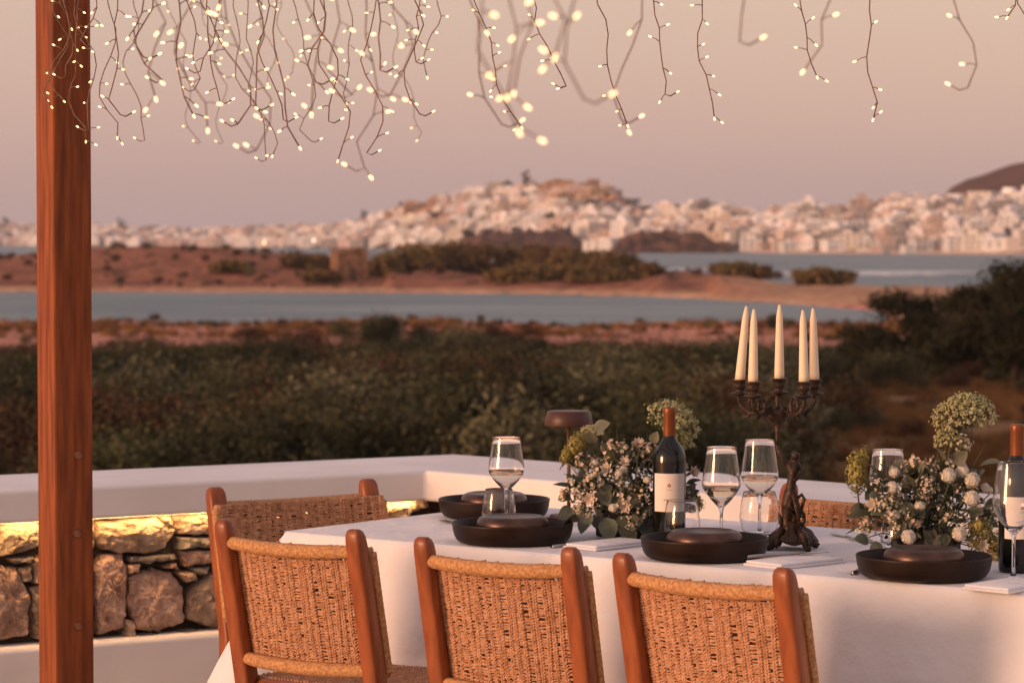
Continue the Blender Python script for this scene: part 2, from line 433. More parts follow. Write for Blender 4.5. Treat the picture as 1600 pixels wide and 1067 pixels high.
# ------------------------------------------------------------------ leaves, shrubs, trees
def leaf_cloud(seed, blobs, n_clump, per, leaf, squash=1.0):
    """leaf-sized faces in clumps spread over overlapping blobs: (x,y,z,rx,rz)"""
    r = np.random.RandomState(seed); vs_ = []; 
    for _ in range(n_clump):
        b = blobs[r.randint(len(blobs))]
        dirv = r.normal(size=3); dirv /= np.linalg.norm(dirv)
        if dirv[2] < -0.35: dirv[2] *= -1
        k = 0.62 + 0.42 * r.rand() ** 0.6
        c = np.array([b[0] + dirv[0]*b[3]*k, b[1] + dirv[1]*b[3]*k, b[2] + dirv[2]*b[4]*k])
        cr = 0.11 * b[3] + 0.10
        pts = c + r.normal(size=(per, 3)) * cr
        for p in pts:
            a = r.normal(size=3) + dirv * 0.5; a /= np.linalg.norm(a)
            t = np.cross(a, r.normal(size=3)); t /= (np.linalg.norm(t) + 1e-9)
            u = np.cross(a, t); L = leaf * (0.6 + 0.9 * r.rand()); Wd = L * 0.55
            vs_.extend([p - t*L*0.5, p + u*Wd*0.5, p + t*L*0.5, p - u*Wd*0.5])
    V = np.array(vs_); V[:, 2] = np.maximum(V[:, 2], 0.01)
    return V
def leaf_mesh(name, V, m):
    n = len(V) // 4
    me = bpy.data.meshes.new(name)
    me.vertices.add(len(V)); me.vertices.foreach_set('co', V.astype(np.float32).ravel())
    me.loops.add(len(V)); me.loops.foreach_set('vertex_index', np.arange(len(V), dtype=np.int32))
    me.polygons.add(n); me.polygons.foreach_set('loop_start', np.arange(0, len(V), 4, dtype=np.int32)); me.polygons.foreach_set('loop_total', np.full(n, 4, dtype=np.int32))
    me.materials.append(m); me.update(calc_edges=True); me.validate()
    return me
SHRUB_KINDS = [
    ('dark_shrub', 'dark green rounded shrub in the dense scrub beyond the terrace wall', lin((0.115, 0.125, 0.08)), lin((0.235, 0.235, 0.15))),
    ('olive_shrub', 'olive green bushy shrub in the dense scrub beyond the terrace wall', lin((0.20, 0.205, 0.13)), lin((0.36, 0.345, 0.235))),
    ('grey_shrub', 'grey-green shrub with pale twiggy leaves in the scrub beyond the terrace wall', lin((0.27, 0.27, 0.20)), lin((0.47, 0.45, 0.34))),
    ('rusty_shrub', 'rusty brown dried-out shrub among the green scrub beyond the terrace wall', lin((0.20, 0.15, 0.105)), lin((0.36, 0.26, 0.18))),
]
M_twig = mat('twig', (0.05, 0.03, 0.02), (0.08, 0.05, 0.035), scale=20)
shrub_mesh = []
for k, (nm, lb, ca_, cb_) in enumerate(SHRUB_KINDS):
    m = mat(nm + '_leaf', ca_, cb_, rough=0.8, scale=2.2, rand=0.22, spec=0.2)
    vars_ = []
    for v in range(2):
        r_ = random.Random(100 + k * 7 + v)
        blobs = [(0, 0, 0.55, 0.62, 0.62)] + [(r_.uniform(-.55, .55), r_.uniform(-.55, .55), r_.uniform(.3, .75), r_.uniform(.3, .48), r_.uniform(.3, .5)) for _ in range(5)]
        vars_.append(leaf_mesh(nm, leaf_cloud(200 + k * 9 + v, blobs, 190, 18, 0.07), m))
    shrub_mesh.append(vars_)
tw = MB()
for i in range(7):
    a = i * 0.9; tw.tube([(0, 0, -0.2), (0.2*math.cos(a), 0.2*math.sin(a), 0.3), (0.5*math.cos(a), 0.5*math.sin(a), 0.75)], [0.03, 0.02, 0.006], 4)
twig_mesh = tw.mesh('stems', M_twig)

def ground_at(X, Y):
    return ground_h(800 + X / Y * FPX, Y)
cands = []
sr = random.Random(11)
d = 36.0
while d < 292:
    step = (1.65 if d > 58 else 1.25) + d * 0.0035
    x0 = (-60 - 800) / FPX * d - 1.5; x1 = (1660 - 800) / FPX * d + 1.5
    x = x0 + sr.random() * step
    while x < x1:
        X = x + sr.uniform(-.45, .45) * step; Y = d + sr.uniform(-.45, .45) * step
        c = 800 + X / Y * FPX
        keep = 1.0
        field = sstep(1190, 1290, c + 60 * (vnoise(X * .3, Y * .1, 21) - .5)) * sstep(52, 70, d) * (1 - sstep(140, 160, d))
        keep *= 1 - 0.93 * field
        if d > 160: keep *= 1 - sstep(172, 198, d + 40 * (vnoise(X * .06, 3, 61) - .5) - 30 * sstep(520, 600, c) * (1 - sstep(840, 900, c))) * .98
        if c > 640 and d > 215 and d < 262: keep *= 1.0
        if sr.random() < keep:
            sz = (0.6 + 1.25 * sr.random() ** 1.8) * (0.85 + 0.002 * d) * (0.55 if field > .4 else 1) * (0.6 if d > 150 else 1)
            sz *= 0.75 + 0.85 * sstep(.45, .8, vnoise(X * 0.22, Y * 0.10, 31))
            if 170 < d and 560 < c < 860: sz *= 1.2
            sz = min(sz, 0.95 + 0.006 * d)
            if d < 60: sz *= .8
            elif d < 150: sz = min(max(sz * 1.5, .55), 2.1)
            gz = ground_at(X, Y)
            topz = gz + 1.15 * sz
            py = 374 - (topz - CAMZ) / Y * FPX
            if py < 742 and -40 < c < 1640:
                cands.append((Y, X, gz, sz, vnoise(X * 0.13, Y * 0.07, 41), vnoise(X * 0.5, Y * 0.3, 42), sr.random(), sr.random()))
        x += step
    d += step * 0.9
cands.sort()
def kind_of(n1_, n2_, r_):
    q = 0.65 * n1_ + 0.35 * n2_
    if r_ < 0.12: return int(r_ / 0.03)
    if q > 0.60: return 3
    if q > 0.50: return 2 if r_ > .5 else 1
    if q > 0.36: return 1 if r_ > .45 else 0
    return 0
N_IND = 290
protos = {}
rest = [[[] for _ in range(2)] for _ in range(4)]
for i, (Y, X, gz, sz, a_, b_, c_, e_) in enumerate(cands):
    k = kind_of(a_, b_, c_); v = int(e_ * 2)
    if i < N_IND:
        nm, lb = SHRUB_KINDS[k][:2]
        cc = 800 + X / Y * FPX
        lb = lb.replace('beyond the terrace wall', 'in the open dry field' if (cc > 1230 and Y > 52) else ('right behind the parapet wall' if Y < 72 else 'halfway to the lagoon')).replace('in the dense scrub in', 'scrub in').replace('in the scrub in', 'in').replace('shrub scrub in', 'shrub in').replace('among the green scrub in', 'in')
        o = thing(nm, lb, 'shrub', (X, Y, gz - 0.06), e_ * 6.28 * 3, 'shrubs of the scrub below the terrace')
        o.scale = (sz * (0.9 + 0.3 * c_), sz * (0.9 + 0.3 * a_), sz * (0.85 + 0.35 * e_))
        cr_ = link('crown', shrub_mesh[k][v], o); link('stems', twig_mesh, o)
        protos.setdefault((k, v), cr_)
    else:
        rest[k][v].append((X, Y, gz - 0.06, sz, c_))
def scatter(name, groups, label, cat):
    """one object: geometry nodes put a source mesh on every vertex of its group"""
    me = bpy.data.meshes.new(name)
    allp = []; sc_ = []; rt = []; ix = []
    srcs = []
    for gi, (src, pts) in enumerate(groups):
        srcs.append(src)
        for (x, y, z, s, r_) in pts:
            allp.append((x, y, z)); sc_.append(s); rt.append(r_ * 17.0); ix.append(gi)
    me.from_pydata(allp, [], [])
    for nm_, dt, typ in (('sc', sc_, 'FLOAT'), ('rt', rt, 'FLOAT'), ('ix', ix, 'INT')):
        a = me.attributes.new(nm_, typ, 'POINT'); a.data.foreach_set('value', dt)
    o = link(name, me); tag(o, label, cat, kind='stuff')
    ng = bpy.data.node_groups.new(name, 'GeometryNodeTree')
    ng.interface.new_socket('Geometry', in_out='INPUT', socket_type='NodeSocketGeometry')
    ng.interface.new_socket('Geometry', in_out='OUTPUT', socket_type='NodeSocketGeometry')
    gi_ = ng.nodes.new('NodeGroupInput'); go_ = ng.nodes.new('NodeGroupOutput')
    jn = ng.nodes.new('GeometryNodeJoinGeometry')
    def attr(n_, t_):
        a = ng.nodes.new('GeometryNodeInputNamedAttribute'); a.data_type = t_; a.inputs[0].default_value = n_; return a.outputs[0]
    A_s, A_r, A_i = attr('sc', 'FLOAT'), attr('rt', 'FLOAT'), attr('ix', 'INT')
    cx = ng.nodes.new('ShaderNodeCombineXYZ'); ng.links.new(A_r, cx.inputs[2])
    for gi, src in enumerate(srcs):
        oi = ng.nodes.new('GeometryNodeObjectInfo'); oi.inputs[0].default_value = src; oi.transform_space = 'ORIGINAL'
        cm = ng.nodes.new('FunctionNodeCompare'); cm.data_type = 'INT'; cm.operation = 'EQUAL'
        ng.links.new(A_i, cm.inputs[2]); cm.inputs[3].default_value = gi
        ip = ng.nodes.new('GeometryNodeInstanceOnPoints')
        ng.links.new(gi_.outputs[0], ip.inputs['Points']); ng.links.new(cm.outputs[0], ip.inputs['Selection'])
        ng.links.new(oi.outputs['Geometry'], ip.inputs['Instance']); ng.links.new(cx.outputs[0], ip.inputs['Rotation']); ng.links.new(A_s, ip.inputs['Scale'])
        ng.links.new(ip.outputs[0], jn.inputs[0])
    ng.links.new(jn.outputs[0], go_.inputs[0])
    md = o.modifiers.new('scatter', 'NODES'); md.node_group = ng
    return o
grp = [(protos[(k, v)], rest[k][v]) for k in range(4) for v in range(2) if (k, v) in protos and rest[k][v]]
scatter('scrub', grp, 'mass of dark green and brown scrub stretching to the lagoon', 'scrub')

# dry grass tufts of the open field on the right and the marsh edge
M_grass = mat('dry_grass', lin((0.38, 0.27, 0.165)), lin((0.58, 0.43, 0.28)), rough=0.9, scale=3, rand=0.25, spec=0.1)
gb = MB(); gr = random.Random(5)
for i in range(70):
    a = gr.uniform(0, 6.28); r0 = gr.uniform(0, .35); l = gr.uniform(.18, .5); bx, by = r0*math.cos(a), r0*math.sin(a)
    tx, ty = bx + gr.uniform(-.16, .16), by + gr.uniform(-.16, .16); w = 0.014
    gb.add([(bx-w, by, 0), (bx+w, by, 0), (tx, ty, l)], [(0, 1, 2)])
tuft = gb.build('grass_tuft', M_grass, None)
tuft.location = (3.3, 62, ground_at(3.3, 62)); tag(tuft, 'single dry grass tuft in the field behind the flowers', 'grass', kind='stuff')
tp = []
for i in range(5200):
    d = 48 + 112 * gr.random(); c = 1150 + 520 * gr.random()
    X = (c - 800) / FPX * d
    if vnoise(X * .5, d * .25, 51) > .38: tp.append((X, d, ground_at(X, d) - .02, gr.uniform(.6, 1.4), gr.random()))
for i in range(2600):
    d = 262 + 52 * gr.random(); c = -40 + 1460 * gr.random(); X = (c - 800) / FPX * d
    if vnoise(X * .1, d * .2, 52) > .5: tp.append((X, d, ground_at(X, d) - .02, gr.uniform(.8, 2.0), gr.random()))
scatter('dry_grass', [(tuft, tp)], 'dry brown grass covering the open field and the marsh edge', 'grass')

# trees at the right, trees on the spit
def tree(name, label, X, Y, h, w, m, seed, n_clump=260, leaf=0.12, group=None, trunk=True, per=22):
    n_clump = int(n_clump * 1.7); leaf *= 1.25
    r_ = random.Random(seed); gz = ground_at(X, Y)
    t = thing(name, label, 'tree', (X, Y, gz - 0.05), 0, group)
    blobs = []; tb = MB()
    tb.tube([(0, 0, -.2), (0.05*w, 0.02, .22*h), (-.03*w, 0.03, .5*h), (0.02*w, 0, .8*h)], [.045*h, .035*h, .022*h, .006*h], 7)
    for i in range(14):
        a = r_.uniform(0, 6.28); q = r_.uniform(.12, .40) * w; zc = (.12 + .72 * (i + .5) / 14) * h
        q *= 1.15 - 0.8 * max(0, zc / h - .45)
        blobs.append((q*math.cos(a), q*math.sin(a), zc, r_.uniform(.16, .26) * w, r_.uniform(.11, .17) * h))
        tb.tube([(0, 0, .15*h + .02*h*i), (q*.5*math.cos(a), q*.5*math.sin(a), zc*.8), (q*math.cos(a), q*math.sin(a), zc)], [.016*h, .010*h, .003*h], 5)
    tb.build('trunk', M_twig, t)
    link('crown', leaf_mesh('crown', leaf_cloud(seed, blobs, n_clump, per, leaf), m), t)
    return t
M_treeD = mat('tree_leaf_dark', lin((0.105, 0.115, 0.065)), lin((0.22, 0.205, 0.115)), rough=0.8, scale=1.5, rand=0.15, spec=0.2)
M_treeO = mat('tree_leaf_olive', lin((0.28, 0.235, 0.145)), lin((0.50, 0.40, 0.25)), rough=0.8, scale=0.8, rand=0.2, spec=0.2)
def at_col(c, d): return (c - 800) / FPX * d
def tree_h(c, row, d):    # height of a tree on the ground at that bearing whose top reaches a measured row
    return CAMZ + (374 - row) / FPX * d - ground_h(c, d)
tree('dark_tree', 'small dark tree standing apart at the right end of the lagoon', at_col(1418, 168), 168, tree_h(1418, 452, 168), 6.0, M_treeD, 301, 300, .17)
tree('dark_tree', 'tallest dark tree rising to the right of the small tree by the lagoon', at_col(1582, 155), 155, tree_h(1582, 398, 155), 6.2, M_treeD, 302, 360, .17)
tree('dark_tree', 'broad dark tree between the small lagoon tree and the tallest tree', at_col(1525, 162), 162, tree_h(1525, 438, 162), 5.0, M_treeD, 303, 330, .17)
tree('dark_tree', 'low dark tree at the foot of the small lagoon tree', at_col(1350, 178), 178, tree_h(1350, 520, 178), 6.5, M_treeD, 304, 240, .17)
tree('dark_tree', 'wide low tree filling the hedge below the tallest dark tree', at_col(1455, 175), 175, tree_h(1455, 512, 175), 8.0, M_treeD, 305, 280, .17)
tree('dark_tree', 'bushy dark tree beside the tallest tree, lower than it', at_col(1630, 168), 168, tree_h(1630, 425, 168), 7.0, M_treeD, 306, 300, .17)
SPIT = [(640, 386, 560, 15), (690, 381, 575, 14), (735, 388, 565, 13), (795, 392, 580, 12), (840, 386, 570, 14), (885, 395, 555, 13), (860, 420, 530, 15), (920, 398, 545, 13), (960, 402, 535, 13), (1000, 418, 530, 10), (1150, 424, 520, 10), (1180, 428, 518, 9), (1270, 424, 512, 9), (1300, 430, 512, 7), (480, 404, 560, 10), (820, 432, 520, 12), (940, 430, 512, 12), (600, 410, 555, 9), (505, 430, 530, 7), (360, 412, 545, 7)]
for i, (c, row, d, w) in enumerate(SPIT):
    hh = max(2.2, tree_h(c, row - 5, d))
    tree('spit_tree', 'brownish green low tree near the ruined hut on the dune' if c < 620 else ('brownish green tree in the grove on the spit across the lagoon' if c < 1020 else 'brownish green bushy tree alone on the bare sand spit'), at_col(c, d), d, hh, w, M_treeO, 320 + i, 130, .55, 'trees on the spit', per=14)

dp = []
for i in range(620):
    c = -60 + 1180 * gr.random(); d = 512 + 210 * gr.random(); X = at_col(c, d); z_ = ground_at(X, d)
    if z_ > -7.3 and vnoise(X * .05, d * .04, 71) + .35 * gr.random() > .66: dp.append((X, d, z_ - .15, .35 + 1.0 * gr.random() ** 3, gr.random()))
for i in range(80):
    c = -60 + 1450 * gr.random(); d = 280 + 45 * gr.random(); X = at_col(c, d); z_ = ground_at(X, d)
    if z_ > -7.85: dp.append((X, d, z_ - .1, .3 + .5 * gr.random() ** 2, gr.random()))
scatter('dune_scrub', [(protos[(3, 0)], dp[::2]), (protos[(2, 0)], dp[1::4]), (protos[(1, 0)], dp[3::4])], 'low dry scrub dotted over the reddish dune and the marsh shore', 'scrub')

# ruined stone hut on the spit
M_hut = mat('hut_stone', lin((0.40, 0.29, 0.22)), lin((0.56, 0.42, 0.33)), rough=1, scale=0.9, detail=6, bump=0.8, bscale=2, bdist=0.2)
hx, hd = at_col(546, 540), 540; hz = ground_at(hx, hd)
hut = thing('ruined_hut', 'ruined square stone hut with a broken top on the spit', 'ruin', (hx, hd, hz - .3), 0.3)
hb = MB()
hb.add([(-3,-3,0),(3,-3,0),(3,3,0),(-3,3,0),(-2.9,-2.9,5.4),(1.0,-2.9,6.3),(2.9,-2.9,5.7),(2.9,2.9,6.5),(-2.9,2.9,6.0),(0.2,-2.95,5.9)],
       [(0,1,6,5,9,4),(1,2,7,6),(2,3,8,7),(3,0,4,8),(4,9,5,6,7,8)], 0, False)
hb.build('wall', M_hut, hut)
db = MB(); db.box((-0.6, -3.12, 0.2), (0.5, -2.9, 2.4)); db.build('doorway', M_mortar, hut)

# ------------------------------------------------------------------ the town
house_cols = [('white', (0.78, 0.745, 0.72)), ('cream', (0.70, 0.63, 0.56)), ('pinkish', (0.58, 0.46, 0.40)), ('ochre', (0.44, 0.29, 0.20)), ('shaded', (0.36, 0.325, 0.31))]  # last wall colour bakes in the tone of houses standing in shade
M_house = [mat('house_' + n, tuple(x * .93 for x in c), c, rough=0.95, scale=0.2, rand=0.24, spec=0.1) for n, c in house_cols]
M_win = mat('window_dark', (0.045, 0.05, 0.06), rough=0.25)
M_castle = mat('castle_stone', (0.30, 0.18, 0.12), (0.42, 0.27, 0.18), rough=1, scale=0.15, detail=5, spec=0.1)
def house_mesh(seed):
    r_ = random.Random(seed); b = MB()
    w, dp, h = 1.0, 1.0, r_.choice([.62, .8, 1.0])
    b.box((-.5, -.5, -.6), (.5, .5, h))
    b.box((-.52, -.52, h - .03), (.52, .52, h + .05))
    if r_.random() < .75:
        x0 = r_.uniform(-.45, 0); b.box((x0, -.2, h + .05), (x0 + r_.uniform(.3, .5), .45, h + r_.uniform(.2, .42)))
    if r_.random() < .6:
        sx = r_.choice([-1, 1]); x0, x1 = sorted((sx * .5, sx * r_.uniform(.8, 1.05)))
        b.box((x0, -.42, -.6), (x1, .4, h * r_.uniform(.5, .75)))
    nfl = 2 if h < .7 else 3
    for fl in range(nfl):
        zz = (fl + .35) / nfl * h
        for k in range(r_.choice([2, 3])):
            xx = -.36 + k * .3 + r_.uniform(-.03, .03)
            b.box((xx, -.515, zz), (xx + .085, -.49, zz + .15), 1)
        b.box((.49, -.1, zz), (.515, .02, zz + .16), 1); b.box((-.515, -.1, zz), (-.49, .02, zz + .16), 1)
    if r_.random() < .5: b.box((-.5, -.62, h * .48), (.1, -.5, h * .55))
    return b.mesh('house', [M_house[0], M_win])
H_MESH = [house_mesh(500 + i) for i in range(7)]
hr = random.Random(23)
slots = []
for row in range(13):
    s = 0.015 + row / 13.0 * 0.86
    c = -30 + hr.random() * 15
    while c < 1640:
        dsh = interp(c, TOWN_SHORE); dd = dsh + s * town_depth(c) + hr.uniform(-12, 12)
        w = hr.uniform(9, 17) * (1.5 if hr.random() < .12 else 1) * (dd / 2300) ** 0.35
        cpx = w / dd * FPX
        sk = True
        if 715 < c < 945 and s < .11 and hr.random() < .8: sk = False
        if 965 < c < 1140 and s < .10: sk = False
        if hr.random() < .06 and c < 560: sk = False
        zone = 'w'
        if 620 < c < 705 and .35 < s < .85: zone = 'o'
        if 835 < c < 965 and s > .6: zone = 'b'
        if sk: slots.append((cpx, c, s, dd, w, zone))
        c += cpx * (hr.uniform(.7, 1.0) if hr.random() < .8 else hr.uniform(1.2, 1.9))
slots.sort(key=lambda q: -q[0])
stuff_h = MB()
WALL_LABEL = {0: 'small white cubic house in the town across the bay', 1: 'small cream house in the town across the bay', 2: 'small pinkish house in the town across the bay', 3: 'ochre brown house on the castle hill of the town', 4: 'small greyish house in the town across the bay'}
n_ind = 0
# individuals are the 290 widest in view, the rest become one mass
for i, (cpx, c, s, dd, w, zone) in enumerate(slots):
    X = at_col(c, dd); gz = town_h(c, max(0, min(1, (dd - interp(c, TOWN_SHORE)) / town_depth(c))))
    hgt = hr.uniform(6.5, 10.5) * (1.25 if hr.random() < .1 else 1)
    k = hr.choices([0, 1, 2, 4], [40, 24, 18, 18])[0]
    if zone == 'o': k = 3 if hr.random() < .7 else 1
    if zone == 'b': k = 3 if hr.random() < .5 else 2; 
    me = hr.choice(H_MESH); rz = hr.uniform(-.6, .35)
    if i < 290:
        o = link('house', me, None, (X, dd, gz), (0, 0, rz), (w, w * hr.uniform(.8, 1.2), hgt))
        o.material_slots[0].link = 'OBJECT'; o.material_slots[0].material = M_house[k]
        where = 'on the low shore behind the dune' if c < 560 else ('along the waterfront of the town' if s < .12 else ('on the castle hill of the town' if c < 985 else ('on the slope below the bare hill' if c > 1400 else 'on the flat saddle beside the castle hill')))
        tag(o, 'small %s cubic house %s' % (house_cols[k][0], where), 'house', 'houses of the town across the bay')
    else:
        mt = Matrix.Translation((X, dd, gz)) @ Matrix.Rotation(rz, 4, 'Z') @ Matrix.Diagonal((w, w, hgt, 1))
        stuff_h.box((-.5, -.5, -.6), (.5, .5, .8), k if k < 4 else 4, mt)
        stuff_h.box((-.3, -.3, .8), (.25, .4, 1.1), k if k < 4 else 4, mt)
        for xx in (-.33, .2):
            stuff_h.box((xx, -.515, .3), (xx + .08, -.49, .5), 5, mt)
o = stuff_h.build('far_houses', M_house + [M_win]); tag(o, 'mass of far small houses filling the town slope', 'houses', kind='stuff')

def town_pt(c, s):
    dd = interp(c, TOWN_SHORE) + s * town_depth(c)
    return Vector((at_col(c, dd), dd, town_h(c, s)))
# castle on top of the hill
def fort(name, label, c, s, w, h, m, rz=0.1, parts=3, seed=1):
    p = town_pt(c, s); t = thing(name, label, 'castle', (p.x, p.y, p.z - 2), rz); r_ = random.Random(seed); x = -w / 2
    for i in range(parts):
        ww = w / parts * r_.uniform(.8, 1.15); hh = h * r_.uniform(.75, 1.05)
        b = MB(); b.box((x, -6 - i * .3, -4), (x + ww, 6, hh)); b.box((x - .3, -6.4 - i * .3, hh), (x + ww + .3, 6.3, hh + .8))
        bl = b.build('block', m, t)
        for q in range(int(ww / 3.4)):
            for fl in range(int(hh / 4)):
                wb_ = MB(); wb_.box((x + 1 + q * 3.4, -6.15 - i * .3, 1.5 + fl * 3.6), (x + 2.1 + q * 3.4, -5.95 - i * .3, 3.2 + fl * 3.6)); wb_.build('window', M_win, bl)
        x += ww
    return t
fort('castle', 'brown stone castle block on the hilltop right of the tall tree', 900, .83, 52, 13, M_castle, -.1, 4, 3)
fort('castle', 'orange stone castle wall on the left shoulder of the hill', 660, .62, 40, 12, M_castle, .2, 3, 5)
# trees among the houses
M_cyp = mat('town_tree', lin((0.16, 0.14, 0.10)), lin((0.25, 0.21, 0.15)), rough=1, scale=.3)
def town_tree(c, s, h, w, label):
    p = town_pt(c, s); r_ = random.Random(int(c)); t = thing('town_tree', label, 'tree', (p.x, p.y, p.z - .5), 0, 'dark trees between the houses of the town')
    tb = MB(); tb.tube([(0, 0, -1), (0, 0, h * .4), (0, 0, h * .85)], [.6, .5, .1], 6); tb.build('trunk', M_twig, t)
    bl = [(r_.uniform(-.3, .3) * w, r_.uniform(-.3, .3) * w, h * (.3 + .12 * k), w * .3 * (1.15 - .13 * k), h * .14) for k in range(6)]
    link('crown', leaf_mesh('crown', leaf_cloud(int(c) + 900, bl, 70, 14, 1.5), M_cyp), t)
town_tree(822, .86, 21, 11, 'tall round dark tree on top of the castle hill')
town_tree(795, .85, 13, 5, 'slim dark tree on the hilltop beside the tall round tree')
town_tree(570, .80, 18, 9, 'dark pointed tree at the left foot of the castle hill')
town_tree(626, .80, 13, 5, 'slim dark tree left of the orange castle wall')
for (c, s, h, w) in ((690, .42, 11, 22), (830, .55, 12, 26), (780, .40, 9, 14), (740, .33, 9, 12), (930, .55, 8, 20), (190, .5, 24, 16), (8, .5, 26, 18), (985, .5, 9, 10), (1230, .62, 8, 12), (1300, .35, 7, 12), (1420, .4, 7, 10), (1510, .55, 7, 12), (1120, .3, 8, 14), (860, .3, 8, 16), (770, .12, 9, 26), (820, .10, 9, 30), (880, .12, 9, 24), (735, .1, 8, 18), (1000, .08, 7, 20), (1050, .1, 7, 22), (1090, .08, 6, 18), (870, .72, 9, 18), (955, .7, 9, 14), (1010, .75, 8, 24), (1060, .8, 7, 20), (1180, .8, 7, 24), (1160, .45, 7, 16), (1250, .25, 7, 14), (1345, .6, 8, 16), (1390, .2, 7, 14), (1470, .7, 8, 16), (1560, .3, 7, 14), (1580, .75, 8, 18), (300, .6, 12, 18), (440, .6, 11, 16), (90, .7, 13, 20), (250, .3, 10, 16), (520, .5, 10, 16), (600, .45, 9, 18), (650, .25, 9, 20)):
    town_tree(c, s, h, w, 'dark tree clump between the houses of the town')
# lamps already lit along the waterfront
for (c, row) in ((715, 381), (881, 374), (895, 372), (413, 379), (490, 376), (1002, 372)):
    dd = interp(c, TOWN_SHORE) - 30; p = at_y(c, row, dd)
    t = thing('harbour_lamp', 'lit lamp on the waterfront of the town', 'lamp', (p.x, p.y, SEA), 0, 'lit lamps along the town waterfront')
    b = MB(); b.tube([(0, 0, -3), (0, 0, p.z - SEA)], .15, 5); b.build('pole', M_black, t)
    b = MB(); b.lathe([(0, -.9), (.65, -.65), (.9, 0), (.65, .65), (0, .9)], 8, 0, (0, 0, p.z - SEA)); b.build('lamp_head', M_towlight, t)
# quay
qb = MB()
qc = list(range(1130, 1700, 19))
for a, b_ in zip(qc[:-1], qc[1:]):
    d0, d1 = interp(a, TOWN_SHORE) - 14, interp(b_, TOWN_SHORE) - 14
    p0, p1 = (at_col(a, d0), d0), (at_col(b_, d1), d1)
    v = [(p0[0], p0[1], SEA - 2), (p1[0], p1[1], SEA - 2), (p1[0], p1[1], SEA + 1.6), (p0[0], p0[1], SEA + 1.6), (p0[0], p0[1] + 34, SEA + 1.6), (p1[0], p1[1] + 34, SEA + 1.6)]
    qb.add(v, [(0, 1, 2, 3), (3, 2, 5, 4)], 0, False)
tag(qb.build('quay', M_house[2]), kind='structure')

# ------------------------------------------------------------------ terrace: floor, parapet wall with stones, light strip
fl = MB(); fl.box((-7, -4, -1.4), (7, 10.75, 0.0)); tag(fl.build('terrace_floor', M_floor), kind='structure')

LD = Vector((-math.cos(R(31.5)), -math.sin(R(31.5)), 0))      # along the left arm, away from the corner
RD = Vector((math.cos(R(44)), -math.sin(R(44)), 0))           # along the right arm
LN = Vector((-LD.y, LD.x, 0)); LN = LN if LN.y < 0 else -LN   # into the terrace
RN = Vector((-RD.y, RD.x, 0)); RN = RN if RN.y < 0 else -RN
K = at_z(665, 735, 0.70)
CAPW, CAP_T, CAP_Z = 0.61, 0.106, 0.70
def corner(off):
    """corner point of the two arms shifted by off into the terrace (negative: outwards)"""
    # solve K + LN*off + LD*s = K + RN*off + RD*t
    a, b = LD, -RD; c = (RN - LN) * off
    det = a.x * b.y - a.y * b.x
    s = (c.x * b.y - c.y * b.x) / det
    return K + LN * off + LD * s
def ell(off_in, off_out, z0, z1, lenL=3.3, lenR=3.8):
    ci, co = corner(off_in), corner(off_out)
    li, lo = K + LN * off_in + LD * lenL, K + LN * off_out + LD * lenL
    ri, ro = K + RN * off_in + RD * lenR, K + RN * off_out + RD * lenR
    ring = [li, ci, ri, ro, co, lo]
    b = MB(); v = [(p.x, p.y, z0) for p in ring] + [(p.x, p.y, z1) for p in ring]
    f = [(0, 5, 4, 1), (1, 4, 3, 2), (6, 7, 10, 11), (7, 8, 9, 10)]
    f += [(i, (i + 1) % 6, (i + 1) % 6 + 6, i + 6) for i in range(6)]
    b.add(v, f, 0, False)
    return b
wall = thing('parapet_wall', 'low white parapet wall with lit rubble stones under a broad coping', 'wall', (0, 0, 0))
cp = ell(0.0, -CAPW, CAP_Z - CAP_T, CAP_Z).build('coping', M_plaster, wall, weld=True); bevel(cp, 0.014, 3); smooth_all(cp.data)
ell(-0.12, -CAPW + 0.03, 0.0, CAP_Z - CAP_T + 0.002).build('core', M_mortar, wall, weld=True)
pl = ell(-0.005, -0.125, 0.0, 0.195).build('plinth', M_plaster, wall, weld=True); bevel(pl, 0.02, 3); smooth_all(pl.data)
for m_ in (cp, pl):
    wn_ = m_.modifiers.new('wn', 'WEIGHTED_NORMAL')

